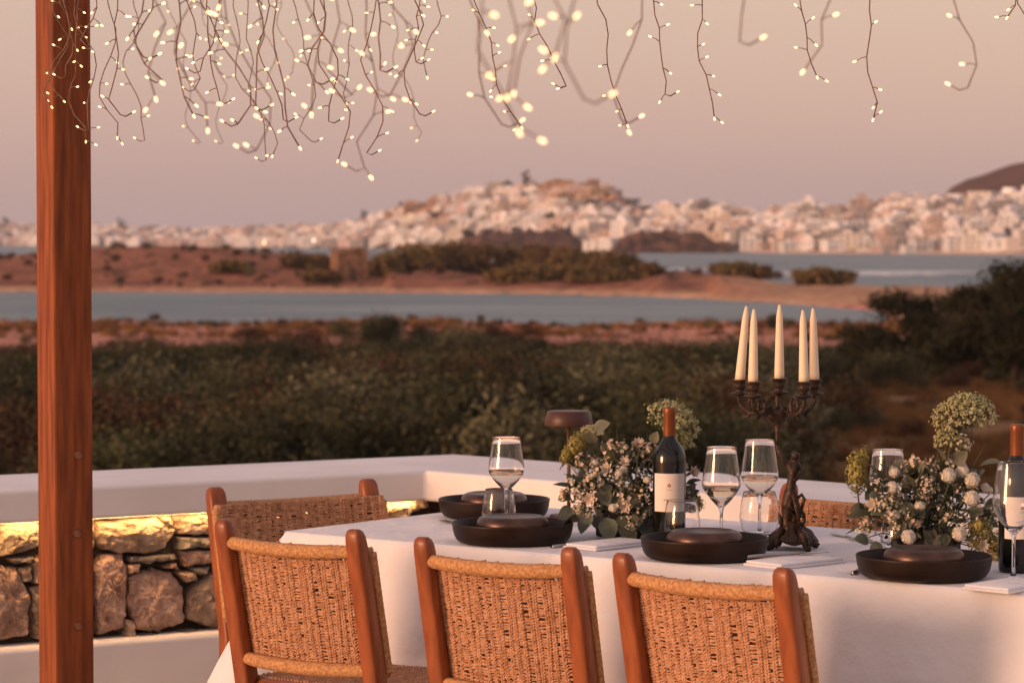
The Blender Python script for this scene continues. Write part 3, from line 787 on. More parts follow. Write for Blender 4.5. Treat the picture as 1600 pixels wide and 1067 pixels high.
ST_OFF = -0.068                                                 # face plane of the stones, behind the coping edge
def on_wall(px, py):
    """(distance from corner along the left arm, height) of a measured point of the stone face"""
    P0 = K + LN * ST_OFF; d = Vector(ray(px, py)); o = Vector((0, 0, CAMZ))
    k = (P0 - o).dot(LN) / d.dot(LN)
    q = o + d * k
    return ((q - P0).dot(LD), q.z)
def stone(poly, origin, along, normal, m, seed, depth=0.07, proud=0.0):
    """one rubble stone: an irregular faceted lump standing on its outline (u, z)"""
    r_ = random.Random(seed)
    cu = sum(p[0] for p in poly) / len(poly); cz = sum(p[1] for p in poly) / len(poly)
    n = len(poly); ring = []
    for i in range(n):
        a, b = poly[i], poly[(i + 1) % n]
        L = math.hypot(b[0]-a[0], b[1]-a[1]); k = max(1, min(7, int(L / 0.014)))
        for j in range(k):
            t = j / k
            ring.append((a[0] + (b[0]-a[0])*t + r_.uniform(-.0035, .0035), a[1] + (b[1]-a[1])*t + r_.uniform(-.0035, .0035)))
    N = len(ring); v = []
    levels = [(1.0, -depth), (1.0, -0.016), (0.975, -0.004), (0.92, 0.004), (0.80, 0.010), (0.66, 0.014), (0.50, 0.017), (0.34, 0.019), (0.17, 0.020)]
    tilt_u, tilt_z = r_.uniform(-.10, .10), r_.uniform(-.12, .12)
    amp = 0.010
    for li, (s, o) in enumerate(levels):
        for (u, z) in ring:
            uu = cu + (u - cu) * s; zz = cz + (z - cz) * s
            oo = o + proud
            if li >= 1: nz_ = abs(vnoise(uu * 26 + seed, zz * 26, seed) - .5) * 2.2 - .5 + (vnoise(uu * 60, zz * 60 + seed, seed + 3) - .5) * 1.1 + (vnoise(uu * 140, zz * 140 + seed, seed + 5) - .5) * .55; oo += (uu - cu) * tilt_u + (zz - cz) * tilt_z + nz_ * amp * (1.25 if li > 2 else .5)
            p = origin + along * uu + normal * oo; v.append((p.x, p.y, zz))
    p = origin + along * cu + normal * (0.02 + proud + r_.uniform(-.004, .006)); v.append((p.x, p.y, cz))
    f = []
    for li in range(len(levels) - 1):
        for i in range(N):
            j = (i + 1) % N; f.append((li*N+i, li*N+j, (li+1)*N+j, (li+1)*N+i))
    l = (len(levels) - 1) * N
    for i in range(N): f.append((l + i, l + (i + 1) % N, len(v) - 1))
    b = MB(); b.add(v, f, 0, False)
    o = b.build('stone', m, wall, weld=True)
    return o
Zs = 1600 / 350.0
def zp(zx, zy): return on_wall(zx / Zs, 800 + zy / Zs)
ST = [
 ('B', [(0,58),(312,54),(305,210),(250,262),(120,300),(0,320)]), ('C', [(60,332),(240,314),(222,362),(110,372)]),
 ('A', [(-90,345),(60,395),(120,395),(160,500),(215,600),(195,880),(20,912),(-90,905)]), ('B', [(130,402),(222,382),(222,492),(162,497)]),
 ('A', [(232,330),(310,318),(420,325),(415,520),(240,512)]), ('A', [(222,530),(422,532),(430,905),(262,908),(228,700)]),
 ('B', [(322,55),(668,42),(672,250),(560,300),(330,290)]), ('B', [(680,75),(1115,36),(1255,125),(1185,250),(1090,292),(860,292),(745,272),(685,200)]),
 ('B', [(1125,36),(1212,22),(1235,105),(1195,108)]), ('B', [(1228,22),(1500,8),(1700,0),(1700,148),(1490,165),(1268,155)]),
 ('C', [(1268,180),(1600,176),(1600,250),(1278,260)]), ('A', [(1285,275),(1600,262),(1600,345),(1320,395)]),
 ('C', [(932,320),(1258,298),(1275,332),(1060,362),(930,352)]), ('A', [(920,372),(1000,374),(992,432),(926,432)]), ('A', [(1160,384),(1258,362),(1275,410),(1192,406)]),
 ('A', [(684,390),(742,306),(880,306),(915,380),(905,650),(872,832),(692,874),(680,600)]), ('A', [(926,470),(1100,400),(1232,430),(1312,540),(1316,780),(1130,852),(960,832),(915,620)]),
 ('B', [(1258,428),(1400,424),(1420,490),(1335,510)]), ('C', [(1330,402),(1500,388),(1482,432),(1420,440)]),
 ('A', [(1334,590),(1500,445),(1720,410),(1745,842),(1560,832),(1334,765)]), ('B', [(890,770),(952,770),(962,900),(896,910)]),
 ('C', [(980,862),(1140,866),(1130,892),(985,888)]), ('C', [(1290,844),(1420,832),(1445,864),(1250,874)]),
 ('A', [(438,318),(662,308),(668,560),(645,884),(442,892),(430,560)]),
]
MS = {'A': M_stoneA, 'B': M_stoneB, 'C': M_stoneC}
P0L = K + LN * ST_OFF; P0R = K + RN * ST_OFF
for i, (k, pl_) in enumerate(ST):
    stone([zp(*q) for q in pl_], P0L, LD, LN, MS[k], 700 + i)
def filler(origin, along, normal, u0, u1, seed, z0=0.20, z1=0.588):
    r_ = random.Random(seed); u = u0; i = 0
    while u < u1:
        w = r_.uniform(.11, .23); zs = [z0, z0 + r_.uniform(.12, .22)]
        if z1 - zs[-1] > .17: zs.append(zs[-1] + r_.uniform(.06, .12))
        zs.append(z1)
        for a, b in zip(zs[:-1], zs[1:]):
            g = .006
            q = [(u+g, a+g), (u+w*.5, a+g+r_.uniform(0, .008)), (u+w-g, a+g), (u+w-g-r_.uniform(0, .012), (a+b)/2), (u+w-g, b-g), (u+w*.4, b-g-r_.uniform(0, .01)), (u+g, b-g), (u+g+r_.uniform(0, .012), (a+b)/2)]
            stone(q, origin, along, normal, r_.choice([M_stoneA, M_stoneB, M_stoneA, M_stoneC]), seed * 50 + i); i += 1
        u += w
uL = zp(1745, 400)[0]; uFar = zp(-90, 400)[0]
filler(P0L, LD, LN, 0.345, uL - .008, 3)
stone([zp(2690,-72), zp(3060,-98), zp(3075,-40), zp(2900,16), zp(2700,8)], P0L, LD, LN, M_stoneB, 811)
stone([(.02, .494), (.085, .494), (.09, .588), (.02, .588)], P0L, LD, LN, M_stoneB, 812)
stone([(.10, .198), (.335, .198), (.335, .466), (.22, .471), (.10, .46)], P0L, LD, LN, M_stoneA, 813)
stone([(.0, .198), (.09, .198), (.09, .47), (.0, .47)], P0L, LD, LN, M_stoneA, 814)
filler(P0L, LD, LN, uFar + .008, 3.1, 4)
filler(P0R, RD, RN, 0.03, 3.5, 5)
# light strip tucked under the coping of the left arm
led = MB()
a0 = corner(-0.036) + LD * 0.05; a1 = K + LN * -0.036 + LD * 3.25
t_ = LN * 0.006
led.add([a0 - t_ + Vector((0,0,-.0018+CAP_Z-CAP_T-0)) - Vector((0,0,a0.z)), a0 + t_ + Vector((0,0,-.0018+CAP_Z-CAP_T)) - Vector((0,0,a0.z)), a1 + t_ + Vector((0,0,-.0018+CAP_Z-CAP_T)) - Vector((0,0,a1.z)), a1 - t_ + Vector((0,0,-.0018+CAP_Z-CAP_T)) - Vector((0,0,a1.z)),
         a0 - t_ + Vector((0,0,.001+CAP_Z-CAP_T)) - Vector((0,0,a0.z)), a0 + t_ + Vector((0,0,.001+CAP_Z-CAP_T)) - Vector((0,0,a0.z)), a1 + t_ + Vector((0,0,.001+CAP_Z-CAP_T)) - Vector((0,0,a1.z)), a1 - t_ + Vector((0,0,.001+CAP_Z-CAP_T)) - Vector((0,0,a1.z))],
        [(0,1,2,3),(7,6,5,4),(0,4,5,1),(1,5,6,2),(2,6,7,3),(3,7,4,0)], 0, False)
tag(led.build('light_strip', M_led), 'warm glowing light strip under the coping of the parapet wall', 'light strip')

# ------------------------------------------------------------------ pergola post, beams
PD = 7.72
pc = at_y(101, 560, PD); PW = 0.1125
post = thing('pergola_post', 'reddish brown square timber post of the pergola with round wood plugs', 'post', (pc.x, pc.y, 0), R(33.2))
pb = MB(); h_ = PW / 2
pb.box((-h_, -h_, 0), (h_, h_, 2.46)); bevel(pb.build('shaft', M_post, post), 0.006, 2)
for (py, ox) in ((712, .012), (835, .008), (980, .010)):
    z = at_y(118, py, PD - .07).z
    b = MB(); prof = [(0, .0025), (.009, .0025), (.0105, .0018), (.011, -.004)]
    b.lathe(prof, 18)
    o = b.build('wood_plug', M_plug, post); o.rotation_euler = (R(90), 0, 0); o.location = (ox, -h_ - .0005, z)
    b = MB(); b.lathe([(.0112, .0), (.0125, .0022), (.0138, 0.0)], 18); o2 = b.build('plug_ring', M_post, o)
# small dark fitting on the far side of the post
fx = MB(); fx.lathe([(0, -.03), (.026, -.026), (.034, 0), (.026, .026), (0, .03)], 16)
o = fx.build('cable_gland', M_black, post); o.location = (h_ - .006, .03, at_y(150, 853, PD).z); o.scale = (.7, 1, 1.25)
PX = Vector((math.cos(R(33.2)), math.sin(R(33.2)), 0)); PY = Vector((-PX.y, PX.x, 0))
bm_ = MB(); bm_.box((-2.5, -.055, 2.46), (3.6, .055, 2.62)); o = bm_.build('pergola_beam', M_post); o.location = (pc.x, pc.y, 0); o.rotation_euler = (0, 0, R(33.2)); bevel(o, .006)
tag(o, 'thick timber beam lying on the brown pergola post', 'beam')
RAFT = []
for i in range(5):
    b = MB(); b.box((-.035, -7.0, 2.62), (.035, .35, 2.74)); o = b.build('pergola_rafter', M_post)
    q = pc + PX * (-.9 + .95 * i); o.location = (q.x, q.y, 0); o.rotation_euler = (0, 0, R(33.2)); bevel(o, .005)
    tag(o, 'timber rafter of the pergola roof over the table', 'rafter', 'pergola rafters'); RAFT.append(q)

# ------------------------------------------------------------------ fairy light strands
bm2 = MB(); bm2.lathe([(0, -.0075), (.0028, -.006), (.0042, 0), (.0034, .0065), (0, .0095)], 7)
BULB = bm2.mesh('bulb', M_bulb)
def strand(ct, cb, rb, d, seed, wig=1.0, nb=7, label=None, r=.0015):
    if d < 4.5: r = .0011
    """a hanging strand: bearing at the frame top, bearing and row of its tip, distance"""
    r_ = random.Random(seed)
    zt = 2.62 if d > 2.5 else 2.5
    tip = at_y(cb, rb, d); top = at_y(ct, 0, d); top.z = zt
    yaw = r_.uniform(-.04, .04)
    n = 26; pts = []; ph = r_.uniform(0, 6.28); ph2 = r_.uniform(0, 6.28)
    L = zt - tip.z
    zvis = at_y(ct, 0, d).z
    for i in range(n + 1):
        t = i / n; z = zt - L * t
        k = 0.0 if z > zvis else (zvis - z) / max(.05, zvis - tip.z)
        x = top.x + (tip.x - top.x) * k
        amp = .014 * wig * min(1.0, k * 2.2 + .25)
        x += amp * (math.sin(ph + 13 * z * (1 + .2 * math.sin(ph2))) + .6 * math.sin(ph2 + 29 * z)) * (1 if i < n else .3) + r_.uniform(-.0035, .0035)
        y = d + yaw * t + amp * .8 * math.sin(ph2 + 17 * z)
        pts.append(Vector((x, y, z)))
    # curled tip
    cs = r_.choice([-1, 1]); e = pts[-1]
    if r_.random() < .6: pts += [e + Vector((cs * .012, 0, -.004)), e + Vector((cs * .026, .004, .004))]
    t = thing('fairy_light_strand', label or 'thin wire strand of warm fairy lights hanging from the pergola', 'string light', (top.x, d, zt), 0, 'fairy light strands')
    o0 = Vector((top.x, d, zt)); b = MB()
    b.tube([p - o0 for p in pts], r, 5)
    bl = []
    vis = [i for i in range(3, n + 1) if pts[i].z < zvis + .06]
    step = max(1, int(len(vis) / nb))
    for i in vis[::step]:
        s = r_.choice([-1, 1]); p = pts[i]
        if r_.random() < .25: continue
        q = p + Vector((s * r_.uniform(.006, .022), r_.uniform(-.012, .012), r_.uniform(-.016, .012)))
        b.tube([p - o0, (p + q) / 2 + Vector((0, 0, .002)) - o0, q - o0], r * .8, 4); bl.append((q, p))
    bl.append((pts[-1], pts[-2]))
    b.build('wire', M_wire, t)
    for q, p in bl:
        dv = (q - p).normalized(); o = link('bulb', BULB, t, q - o0 + dv * .004)
        o.rotation_euler = dv.to_track_quat('Z', 'Y').to_euler()
        k = .55 if d < 8 else .62
        o.scale = (k, k, k)
DENSE = [(82,83,166),(100,104,120),(118,127,219),(128,140,203),(92,96,150),(168,184,214),(180,190,178),(205,223,219),(232,240,150),(226,258,128),(262,313,223),(270,306,180),(288,296,140),(300,322,200),(318,350,223),(330,340,160),(346,398,234),(352,372,196),(366,411,250),(382,424,243),(396,402,170),(414,446,188),(428,470,228),(440,452,120),(462,490,220),(470,481,175),(490,500,130),(508,529,250),(520,556,147),(540,546,160),(562,577,263),(590,573,240),(600,612,150),(612,650,219),(640,656,178),(660,656,97),(678,668,120),(310,312,110),(410,418,130),(238,236,90),(150,152,80),(345,352,120),(500,512,190),(580,592,110)]
for i, (ct, cb, rb) in enumerate(DENSE):
    dd = (7.35 if cb < 150 else rnd.choice([4.2, 5.4, 6.3, 6.6, 6.9, 7.2, 8.4, 10.5, 11.5]))
    strand(ct, cb, rb, dd, 40 + i, 1.75, 5, 'strand of warm fairy lights hanging in front of the brown timber post' if cb < 150 else 'strand in the dense tangle of fairy lights beside the timber post')
RIGHT = [(740,812,197,6.8,8),(728,787,194,4.1,5),(835,884,135,6.6,6),(930,981,194,6.4,7),(1003,975,188,4.2,3),(1022,1036,147,6.6,6),(1092,1116,184,6.7,6),(1165,1153,66,3.6,1),(1250,1272,119,6.5,5),(1300,1248,112,4.0,3),(1365,1362,184,6.2,6),(1490,1509,137,4.4,3),(1588,1572,24,6.4,3),(1592,1606,40,6.4,3),(795,802,150,3.2,5),(760,800,200,2.9,6),(850,868,85,3.0,4),(900,918,155,3.0,3),(820,800,140,3.2,5)]
for i, (ct, cb, rb, dd, nb) in enumerate(RIGHT):
    strand(ct, cb, rb, dd, 140 + i, 1.0, nb, 'blurred strand of fairy lights hanging clear of the dense tangle' if dd < 4.5 else 'sharp single strand of fairy lights hanging clear of the dense tangle')

# ------------------------------------------------------------------ table frame
TA = R(37.5)
TC = at_z(437, 830, 0.75)
E1 = Vector((math.cos(TA), -math.sin(TA), 0)); E2 = Vector((math.sin(TA), math.cos(TA), 0))
TZ = 0.75
TL, TW = 2.95, 0.95
def T(a, n, z=TZ):
    p = TC + E1 * a + E2 * n; return Vector((p.x, p.y, z))
table = thing('dining_table', 'long wooden dining table under a white linen cloth', 'table', T(0, 0, 0), -TA)
b = MB(); b.box((.012, .012, TZ - .04), (TL - .012, TW - .012, TZ - .006)); b.build('tabletop', M_wood, table)
for (x, y) in ((.1, .1), (TL - .1, .1), (.1, TW - .1), (TL - .1, TW - .1)):
    b = MB(); b.box((x - .035, y - .035, 0), (x + .035, y + .035, TZ - .04)); b.build('leg', M_wood, table)

# cloth: top sheet and a skirt with folds
def cloth_mesh():
    b = MB(); rc = .03; per = []
    def arc(cx, cy, a0, a1, tagc):
        for i in range(7):
            a = a0 + (a1 - a0) * i / 6; per.append((cx + rc*math.cos(a), cy + rc*math.sin(a), math.cos(a), math.sin(a)))
    def line(x0, y0, x1, y1, nx, ny, n):
        for i in range(1, n): t = i / n; per.append((x0 + (x1-x0)*t, y0 + (y1-y0)*t, nx, ny))
    arc(rc, rc, math.pi, 1.5*math.pi, 0); line(rc, 0, TL-rc, 0, 0, -1, 150)
    arc(TL-rc, rc, 1.5*math.pi, 2*math.pi, 1); line(TL, rc, TL, TW-rc, 1, 0, 50)
    arc(TL-rc, TW-rc, 0, .5*math.pi, 2); line(TL-rc, TW, rc, TW, 0, 1, 150)
    arc(rc, TW-rc, .5*math.pi, math.pi, 3); line(0, TW-rc, 0, rc, -1, 0, 50)
    N = len(per); rowsz = [0, .004, .010, .022, .045, .08, .13, .19, .26, .34, .43, .52, .62]
    v = []
    for li, q in enumerate(rowsz):
        t = q / .62
        for i, (x, y, nx, ny) in enumerate(per):
            o = [-.006, .0, .003, .005][li] if li < 4 else .006 + t * .03
            z = TZ - q
            if li >= 3:
                s = x + y * 1.7
                fold = (vnoise(s * 7.5, 3, 17) - .5) * 1.6 + (vnoise(s * 17, z * 3, 18) - .5) * 1.0 + .25 * math.sin(s * 14 + 2.2 * math.sin(s * 3.1))
                o += .022 * t ** 1.1 * fold + .004 * min(1, t * 4) * (vnoise(s * 34, z * 16, 7) - .5)
                cdist = min(math.hypot(x - cx, y - cy) for cx in (0, TL) for cy in (0, TW))
                o += .29 * t ** 1.1 * math.exp(-(cdist / .085) ** 2)
                z += .02 * t * math.exp(-(cdist / .1) ** 2)
            v.append((x + nx * o, y + ny * o, z))
    f = [(l*N+i, (l+1)*N+i, (l+1)*N+(i+1) % N, l*N+(i+1) % N) for l in range(len(rowsz)-1) for i in range(N)]
    b.add(v, f)
    nx_, ny_ = 118, 38; v = []
    for j in range(ny_ + 1):
        for i in range(nx_ + 1):
            x = .006 + (TL - .012) * i / nx_; y = .006 + (TW - .012) * j / ny_
            e = min(i, nx_ - i, j, ny_ - j)
            z = TZ + (0 if e == 0 else .0006 * math.sin(x * 9 + math.sin(y * 11) * 2) + (.0016 * math.exp(-((y - .475) / .006) ** 2)))
            v.append((x, y, z))
    b.add(v, [(j*(nx_+1)+i, j*(nx_+1)+i+1, (j+1)*(nx_+1)+i+1, (j+1)*(nx_+1)+i) for j in range(ny_) for i in range(nx_)])
    return b
o = cloth_mesh().build('tablecloth', M_cloth); o.location = T(0, 0, 0); o.rotation_euler = (0, 0, -TA)
tag(o, 'white linen tablecloth draped over the long table with a flared corner', 'tablecloth')

# ------------------------------------------------------------------ woven rope chairs
CW = 0.20                                       # half distance between stile centres
def back_y(z): return -0.205 - (z - 0.43) * 0.215     # the back leans away from the table
def weave(b, f_surf, nu, nv, pitch_u, pitch_v, r, seed):
    """chain stitches: V-shaped cords in columns over a surface f(u, v, lift)"""
    r_ = random.Random(seed)
    ph = [r_.uniform(0, 6.28) for _ in range(nu + 1)]
    def rib(i, v): return (i + .5 + .22 * math.sin(v * 2.6 + ph[i]) + .10 * math.sin(v * 7 + ph[i] * 3)) / nu
    for i in range(nu):
        thick = r_.choice([.8, .95, 1.0, 1.15]); nvi = int(nv * r_.uniform(.9, 1.12))
        for j in range(nvi):
            v = (j + r_.uniform(.4, .6)) / nvi
            uu = rib(i, v); dv = .55 / nvi; du = .27 / nu
            for s in (-1, 1):
                k = r_.uniform(.8, 1.15) * thick
                b.tube([f_surf(uu + s * du, v + dv, .0003), f_surf(uu + s * du * .5, v, .0045 * k), f_surf(uu, v - dv, .0008)], [r * .75, r * k, r * .7], 4, caps=False)
            for hh in ((0, .5) if i < nu - 1 else ()):
                if r_.random() < .08: continue
                v = min(1, v + hh / nvi)
                u2 = rib(i + 1, v); w = r_.uniform(-.35, .35) / nvi
                b.tube([f_surf(uu, v, -.0005), f_surf((uu + u2) / 2, v + w, .0012 + r_.uniform(-.001, .0015)), f_surf(u2, v + w * 1.5, -.0005)], r * .75, 4, caps=False)
        b.tube([f_surf(rib(i, q / 8), q / 8, -.0012) for q in range(9)], r * .9, 4)
def make_chair_meshes():
    P = {}
    # stiles: flat timbers with rounded tops, running down into the rear legs
    def stile(sx):
        b = MB(); prof = []
        zs = [(-0.0, .040, .021), (.20, .042, .021), (.40, .050, .022), (.44, .052, .0225), (.60, .046, .0225), (.74, .042, .022), (.80, .040, .0215), (.820, .036, .0205), (.831, .028, .0175), (.8365, .016, .012)]
        v = []
        for (z, wy, wx) in zs:
            yc = back_y(z) if z > .43 else -0.205 - (0.43 - z) * 0.14
            wy_, wx_ = wy * .5, wx
            ring = []
            for k in range(16):
                a = 2*math.pi*k/16; ca_, sa_ = math.cos(a), math.sin(a)
                sq = lambda t: math.copysign(abs(t) ** .42, t)
                ring.append((sx * CW + wx_ * sq(ca_), yc + wy_ * sq(sa_), z))
            v += ring
        n = len(zs)
        f = [(i*16+k, i*16+(k+1) % 16, (i+1)*16+(k+1) % 16, (i+1)*16+k) for i in range(n-1) for k in range(16)]
        f.append(tuple(range(15, -1, -1))); f.append(tuple((n-1)*16+k for k in range(16)))
        b.add(v, f); return b.mesh('stile', M_wood)
    P['stileL'] = stile(-1); P['stileR'] = stile(1)
    def bar(z, rad, sag, y_off):
        b = MB(); pts = []; rr = []; N = 72
        for i in range(N + 1):
            t = i / N * 2 - 1; x = t * (CW - .012)
            pts.append((x, back_y(z) + y_off - .020 * (1 - t*t), z - sag * (1 - t*t))); rr.append(rad * (1.0 + .05 * (i % 2)) * (1 - .12 * abs(t) ** 4))
        b.tube(pts, rr, 14); return b
    P['top_bar'] = bar(.783, .0165, .006, -.002).mesh('top_rail', M_ropewrap)
    P['low_bar'] = bar(.502, .0165, .006, -.006).mesh('bottom_rail', M_ropewrap)
    HW = CW + .018
    def fpanel(u, v, lift):
        t = u * 2 - 1
        # panel on the table side of the stiles, bowed back, wrapping over the top rail
        z = .495 + v * .285 - .004 * (1 - t*t)
        y = back_y(z) + .026 - .034 * (1 - t*t)
        if v > .90: y -= .0 
        return Vector((t * HW, y - lift, z))
    b = MB(); weave(b, fpanel, 23, 42, 0, 0, .0034, 3)
    # front face of the weave, seen from the table side
    def fpanel2(u, v, lift):
        p = fpanel(u, v, 0); return Vector((p.x, p.y + .011 + lift, p.z + .012 * (v - .5) * 2))
    weave(b, fpanel2, 23, 42, 0, 0, .0034, 9)
    # rolls over the top and bottom edge
    for (v, rz) in ((1.0, .004), (0.0, -.002)):
        pts = [fpanel(i / 30, v, 0) + Vector((0, .005, rz)) for i in range(31)]
        b.tube(pts, .009, 8)
    P['panel'] = b.mesh('woven_back', M_rope)
    for s in (-1, 1):
        b = MB(); pts = []; rr = []
        for i in range(41):
            p = fpanel(.5 + s * .5, i / 40, 0); pts.append(p + Vector((0, .006, 0))); rr.append(.0095 * (1 + .06 * (i % 2)))
        b.tube(pts, rr, 10); P['side%d' % s] = b.mesh('side_cord', M_ropewrap)
    def fseat(u, v, lift):
        t = u * 2 - 1
        y = -.19 + v * .44; w = .195 + .025 * v
        return Vector((t * w, y, .447 + lift - .012 * (1 - t*t) * math.sin(math.pi * v)))
    def fseat_r(u, v, lift): return fseat(v, u, lift)
    b = MB(); weave(b, fseat_r, 22, 44, 0, 0, .0042, 4)
    P['seat'] = b.mesh('woven_seat', M_rope)
    b = MB()
    c4 = [fseat(0, 0, -.014), fseat(1, 0, -.014), fseat(1, 1, -.014), fseat(0, 1, -.014)]
    for i in range(4): b.tube([c4[i], (c4[i] + c4[(i+1) % 4]) / 2, c4[(i+1) % 4]], .017, 8)
    P['frame'] = b.mesh('seat_frame', M_wood)
    def leg(sx):
        b = MB(); b.tube([(sx * .212, .252, 0), (sx * .214, .245, .25), (sx * .214, .235, .452)], [.015, .019, .019], 10); return b.mesh('front_leg', M_wood)
    P['legL'] = leg(-1); P['legR'] = leg(1)
    b = MB(); b.tube([(-.2, -.24, .22), (0, -.24, .22), (.2, -.24, .22)], .012, 8); P['str'] = b.mesh('stretcher', M_wood)
    return P
CH = make_chair_meshes()
def chair(label, loc, rz, sx=1.0, group='woven rope chairs around the table'):
    t = thing('rope_chair', label, 'chair', loc, rz, group); t.scale = (sx, 1, 1)
    for k, nm in (('stileL', 'stile'), ('stileR', 'stile'), ('top_bar', 'top_rail'), ('low_bar', 'bottom_rail'), ('side1', 'side_cord'), ('side-1', 'side_cord'), ('frame', 'seat_frame'), ('legL', 'front_leg'), ('legR', 'front_leg'), ('str', 'stretcher')):
        link(nm, CH[k], t)
    tag(link('woven_back', CH['panel'], t), kind='stuff'); tag(link('woven_seat', CH['seat'], t), kind='stuff')
    return t
TOPY = back_y(.835)
def chair_at(label, stile_l, stile_r, flip=False, sx=None):
    """chair whose two stile tops stand at two measured points"""
    a = at_z(*stile_l, .836); b = at_z(*stile_r, .836)
    mid = (a + b) / 2; ax = (b - a); ax.z = 0
    w = ax.length; ax.normalize()
    if flip: ax = -ax
    rz = math.atan2(ax.y, ax.x); fy = Vector((-ax.y, ax.x, 0))
    p = mid - fy * TOPY
    return chair(label, (p.x, p.y, 0), rz, (w / (2 * CW)) if sx is None else sx)
chair_at('woven rope chair tucked along the table, the one nearest the wooden post', (349, 812), (554, 827))
chair_at('woven rope chair on the long side, between its two neighbours', (661, 839), (891, 855))
chair_at('woven rope chair on the long side in front of the candelabra and its plate', (973, 864), (1224, 887))
chair_at('woven rope chair at the head of the table, turned to face the plates', (336, 761), (574, 748), flip=True)
# chair on the far side, only its back shows between candelabra and flowers
p = T(1.015, .885, 0); chair('woven rope chair on the far side, seen between candelabra and flowers', (p.x, p.y, 0), -TA + math.pi, 1.05)

# ------------------------------------------------------------------ plates, glasses, bottles, napkins, cutlery
ZT = TZ + .0005
def plate(label, a, n, rz=0, lid_off=(0, 0)):
    p = T(a, n, ZT)
    t = thing('deep_plate', label, 'plate', p, rz, 'dark stoneware plates')
    b = MB(); prof = [(0, 0), (.118, 0), (.128, .0015), (.138, .007), (.1445, .017), (.148, .030), (.1505, .047), (.151, .0495), (.1495, .051), (.147, .0495), (.1435, .030), (.136, .016), (.122, .009), (0, .008)]
    b.lathe(prof, 56); b.build('dish', M_plate, t)
    t2 = thing('lidded_bowl', 'bronze bowl in the ' + label.replace('dark stoneware ', ''), 'bowl', p + Vector((lid_off[0], lid_off[1], .0085)), rz, 'bronze bowls on the plates')
    b = MB(); prof = [(0, .0), (.066, .0), (.079, .009), (.088, .024), (.0905, .036), (.088, .046), (.082, .0535), (.074, .0572), (.066, .0578), (.062, .0556), (.054, .0546), (0, .0543)]
    b.lathe(prof, 48); b.build('bowl', M_copper, t2)
plate('dark stoneware plate on the long side, nearest the table lamp', .640, .150)
plate('dark stoneware plate on the long side in front of the wine bottle', 1.215, .142)
plate('dark stoneware plate on the long side below the pompom flowers', 1.815, .118)
plate('dark stoneware plate at the head of the table', .205, .635)

def wineglass(label, a, n, h=.235, wine=None, rw=.0475, dz=0):
    p = T(a, n, ZT); t = thing('wine_glass', label, 'wine glass', p, 0, 'stemmed wine glasses')
    s = h / .235
    # outer then inner profile of the bowl: angular diamond-shaped tulip
    st = [(0, .0), (.036, 0), (.0365, .0015), (.030, .0028), (.012, .006), (.0052, .014), (.0040, .03), (.0038, .06), (.0042, .080), (.0065, .091)]
    bowl_o = [(.012, .098), (.024, .110), (.036, .124), (.0455, .139), (rw, .147), (.0468, .158), (.0430, .185), (.0385, .215), (.0366, .2335), (.0363, .2347), (.0360, .235)]
    bowl_i = [(.0357, .2347), (.0356, .2335), (.0375, .215), (.0420, .185), (.0458, .158), (rw - .0011, .148), (.0443, .140), (.0348, .1255), (.0228, .1115), (.010, .101), (0, .097)]
    b = MB(); b.lathe([(r, z * s) for r, z in st + bowl_o + bowl_i], 48); b.build('glass', M_glass, t, weld=True)
    if wine:
        lv = wine; pr = [(0, .0968), (.0101, .1008), (.0229, .1113), (.0349, .1253)]
        if lv > .14: pr += [(.0444, .1398)]
        top = [(interp(lv, [(.1253, .0349), (.1398, .0444), (.148, rw - .001), (.158, .0459)]), lv), (0, lv)]
        b = MB(); b.lathe([(r, z * s) for r, z in pr + top], 36); b.build('wine', M_wine, t, weld=True)
def tumbler(label, a, n, r=.046, h=.10, round_=False):
    p = T(a, n, ZT); t = thing('water_tumbler', label, 'tumbler', p, 0, 'stemless water glasses')
    if round_: o_ = [(0, 0), (.022, 0), (.030, .004), (.040, .020), (.046, .045), (.0455, .065), (.041, .088), (.037, .105)]
    else: o_ = [(0, 0), (.028, 0), (.036, .004), (.0425, .02), (.0450, .040), (.0430, .062), (.039, .085), (.036, .100)]
    k = r / .046; hk = h / o_[-1][1]
    o_ = [(x * k, z * hk) for x, z in o_]
    e_ = o_[-1]; o_ = o_[:-1] + [(e_[0] + .0001, e_[1] - .0016), (e_[0] - .0003, e_[1] - .0003)]
    i_ = [(max(0, x - .0013), z) for x, z in o_[::-1]]; i_[0] = (e_[0] - .0010, e_[1] - .0003)
    i_ = [(x, max(z, .007)) for x, z in i_]; i_[-1] = (0, .007)
    b = MB(); b.lathe(o_ + i_, 40); b.build('glass', M_glass, t, weld=True)
wineglass('wine glass of pale wine behind the plate nearest the lamp', .37, .475, .232, .146)
tumbler('tumbler between two plates at the head corner of the table', .415, .385, .045, .105)
wineglass('wine glass of pale wine right beside the labelled bottle', 1.112, .37, .245, .140)
wineglass('wine glass of pale wine close to the candelabra', 1.05, .64, .245, .146)
tumbler('tumbler before the stem of the wine glass close to the candelabra', 1.075, .60, .050, .118, True)
tumbler('tumbler standing in front of the wine bottle label', 1.02, .335, .047, .112)
wineglass('empty wine glass half hidden behind the pompom flowers', 1.475, .545, .245)
tumbler('tumbler in front of the pompom flowers', 1.592, .40, .047, .108)
wineglass('empty wine glass in front of the bottle beside the pompom flowers', 2.005, .178, .262, None, .0475)

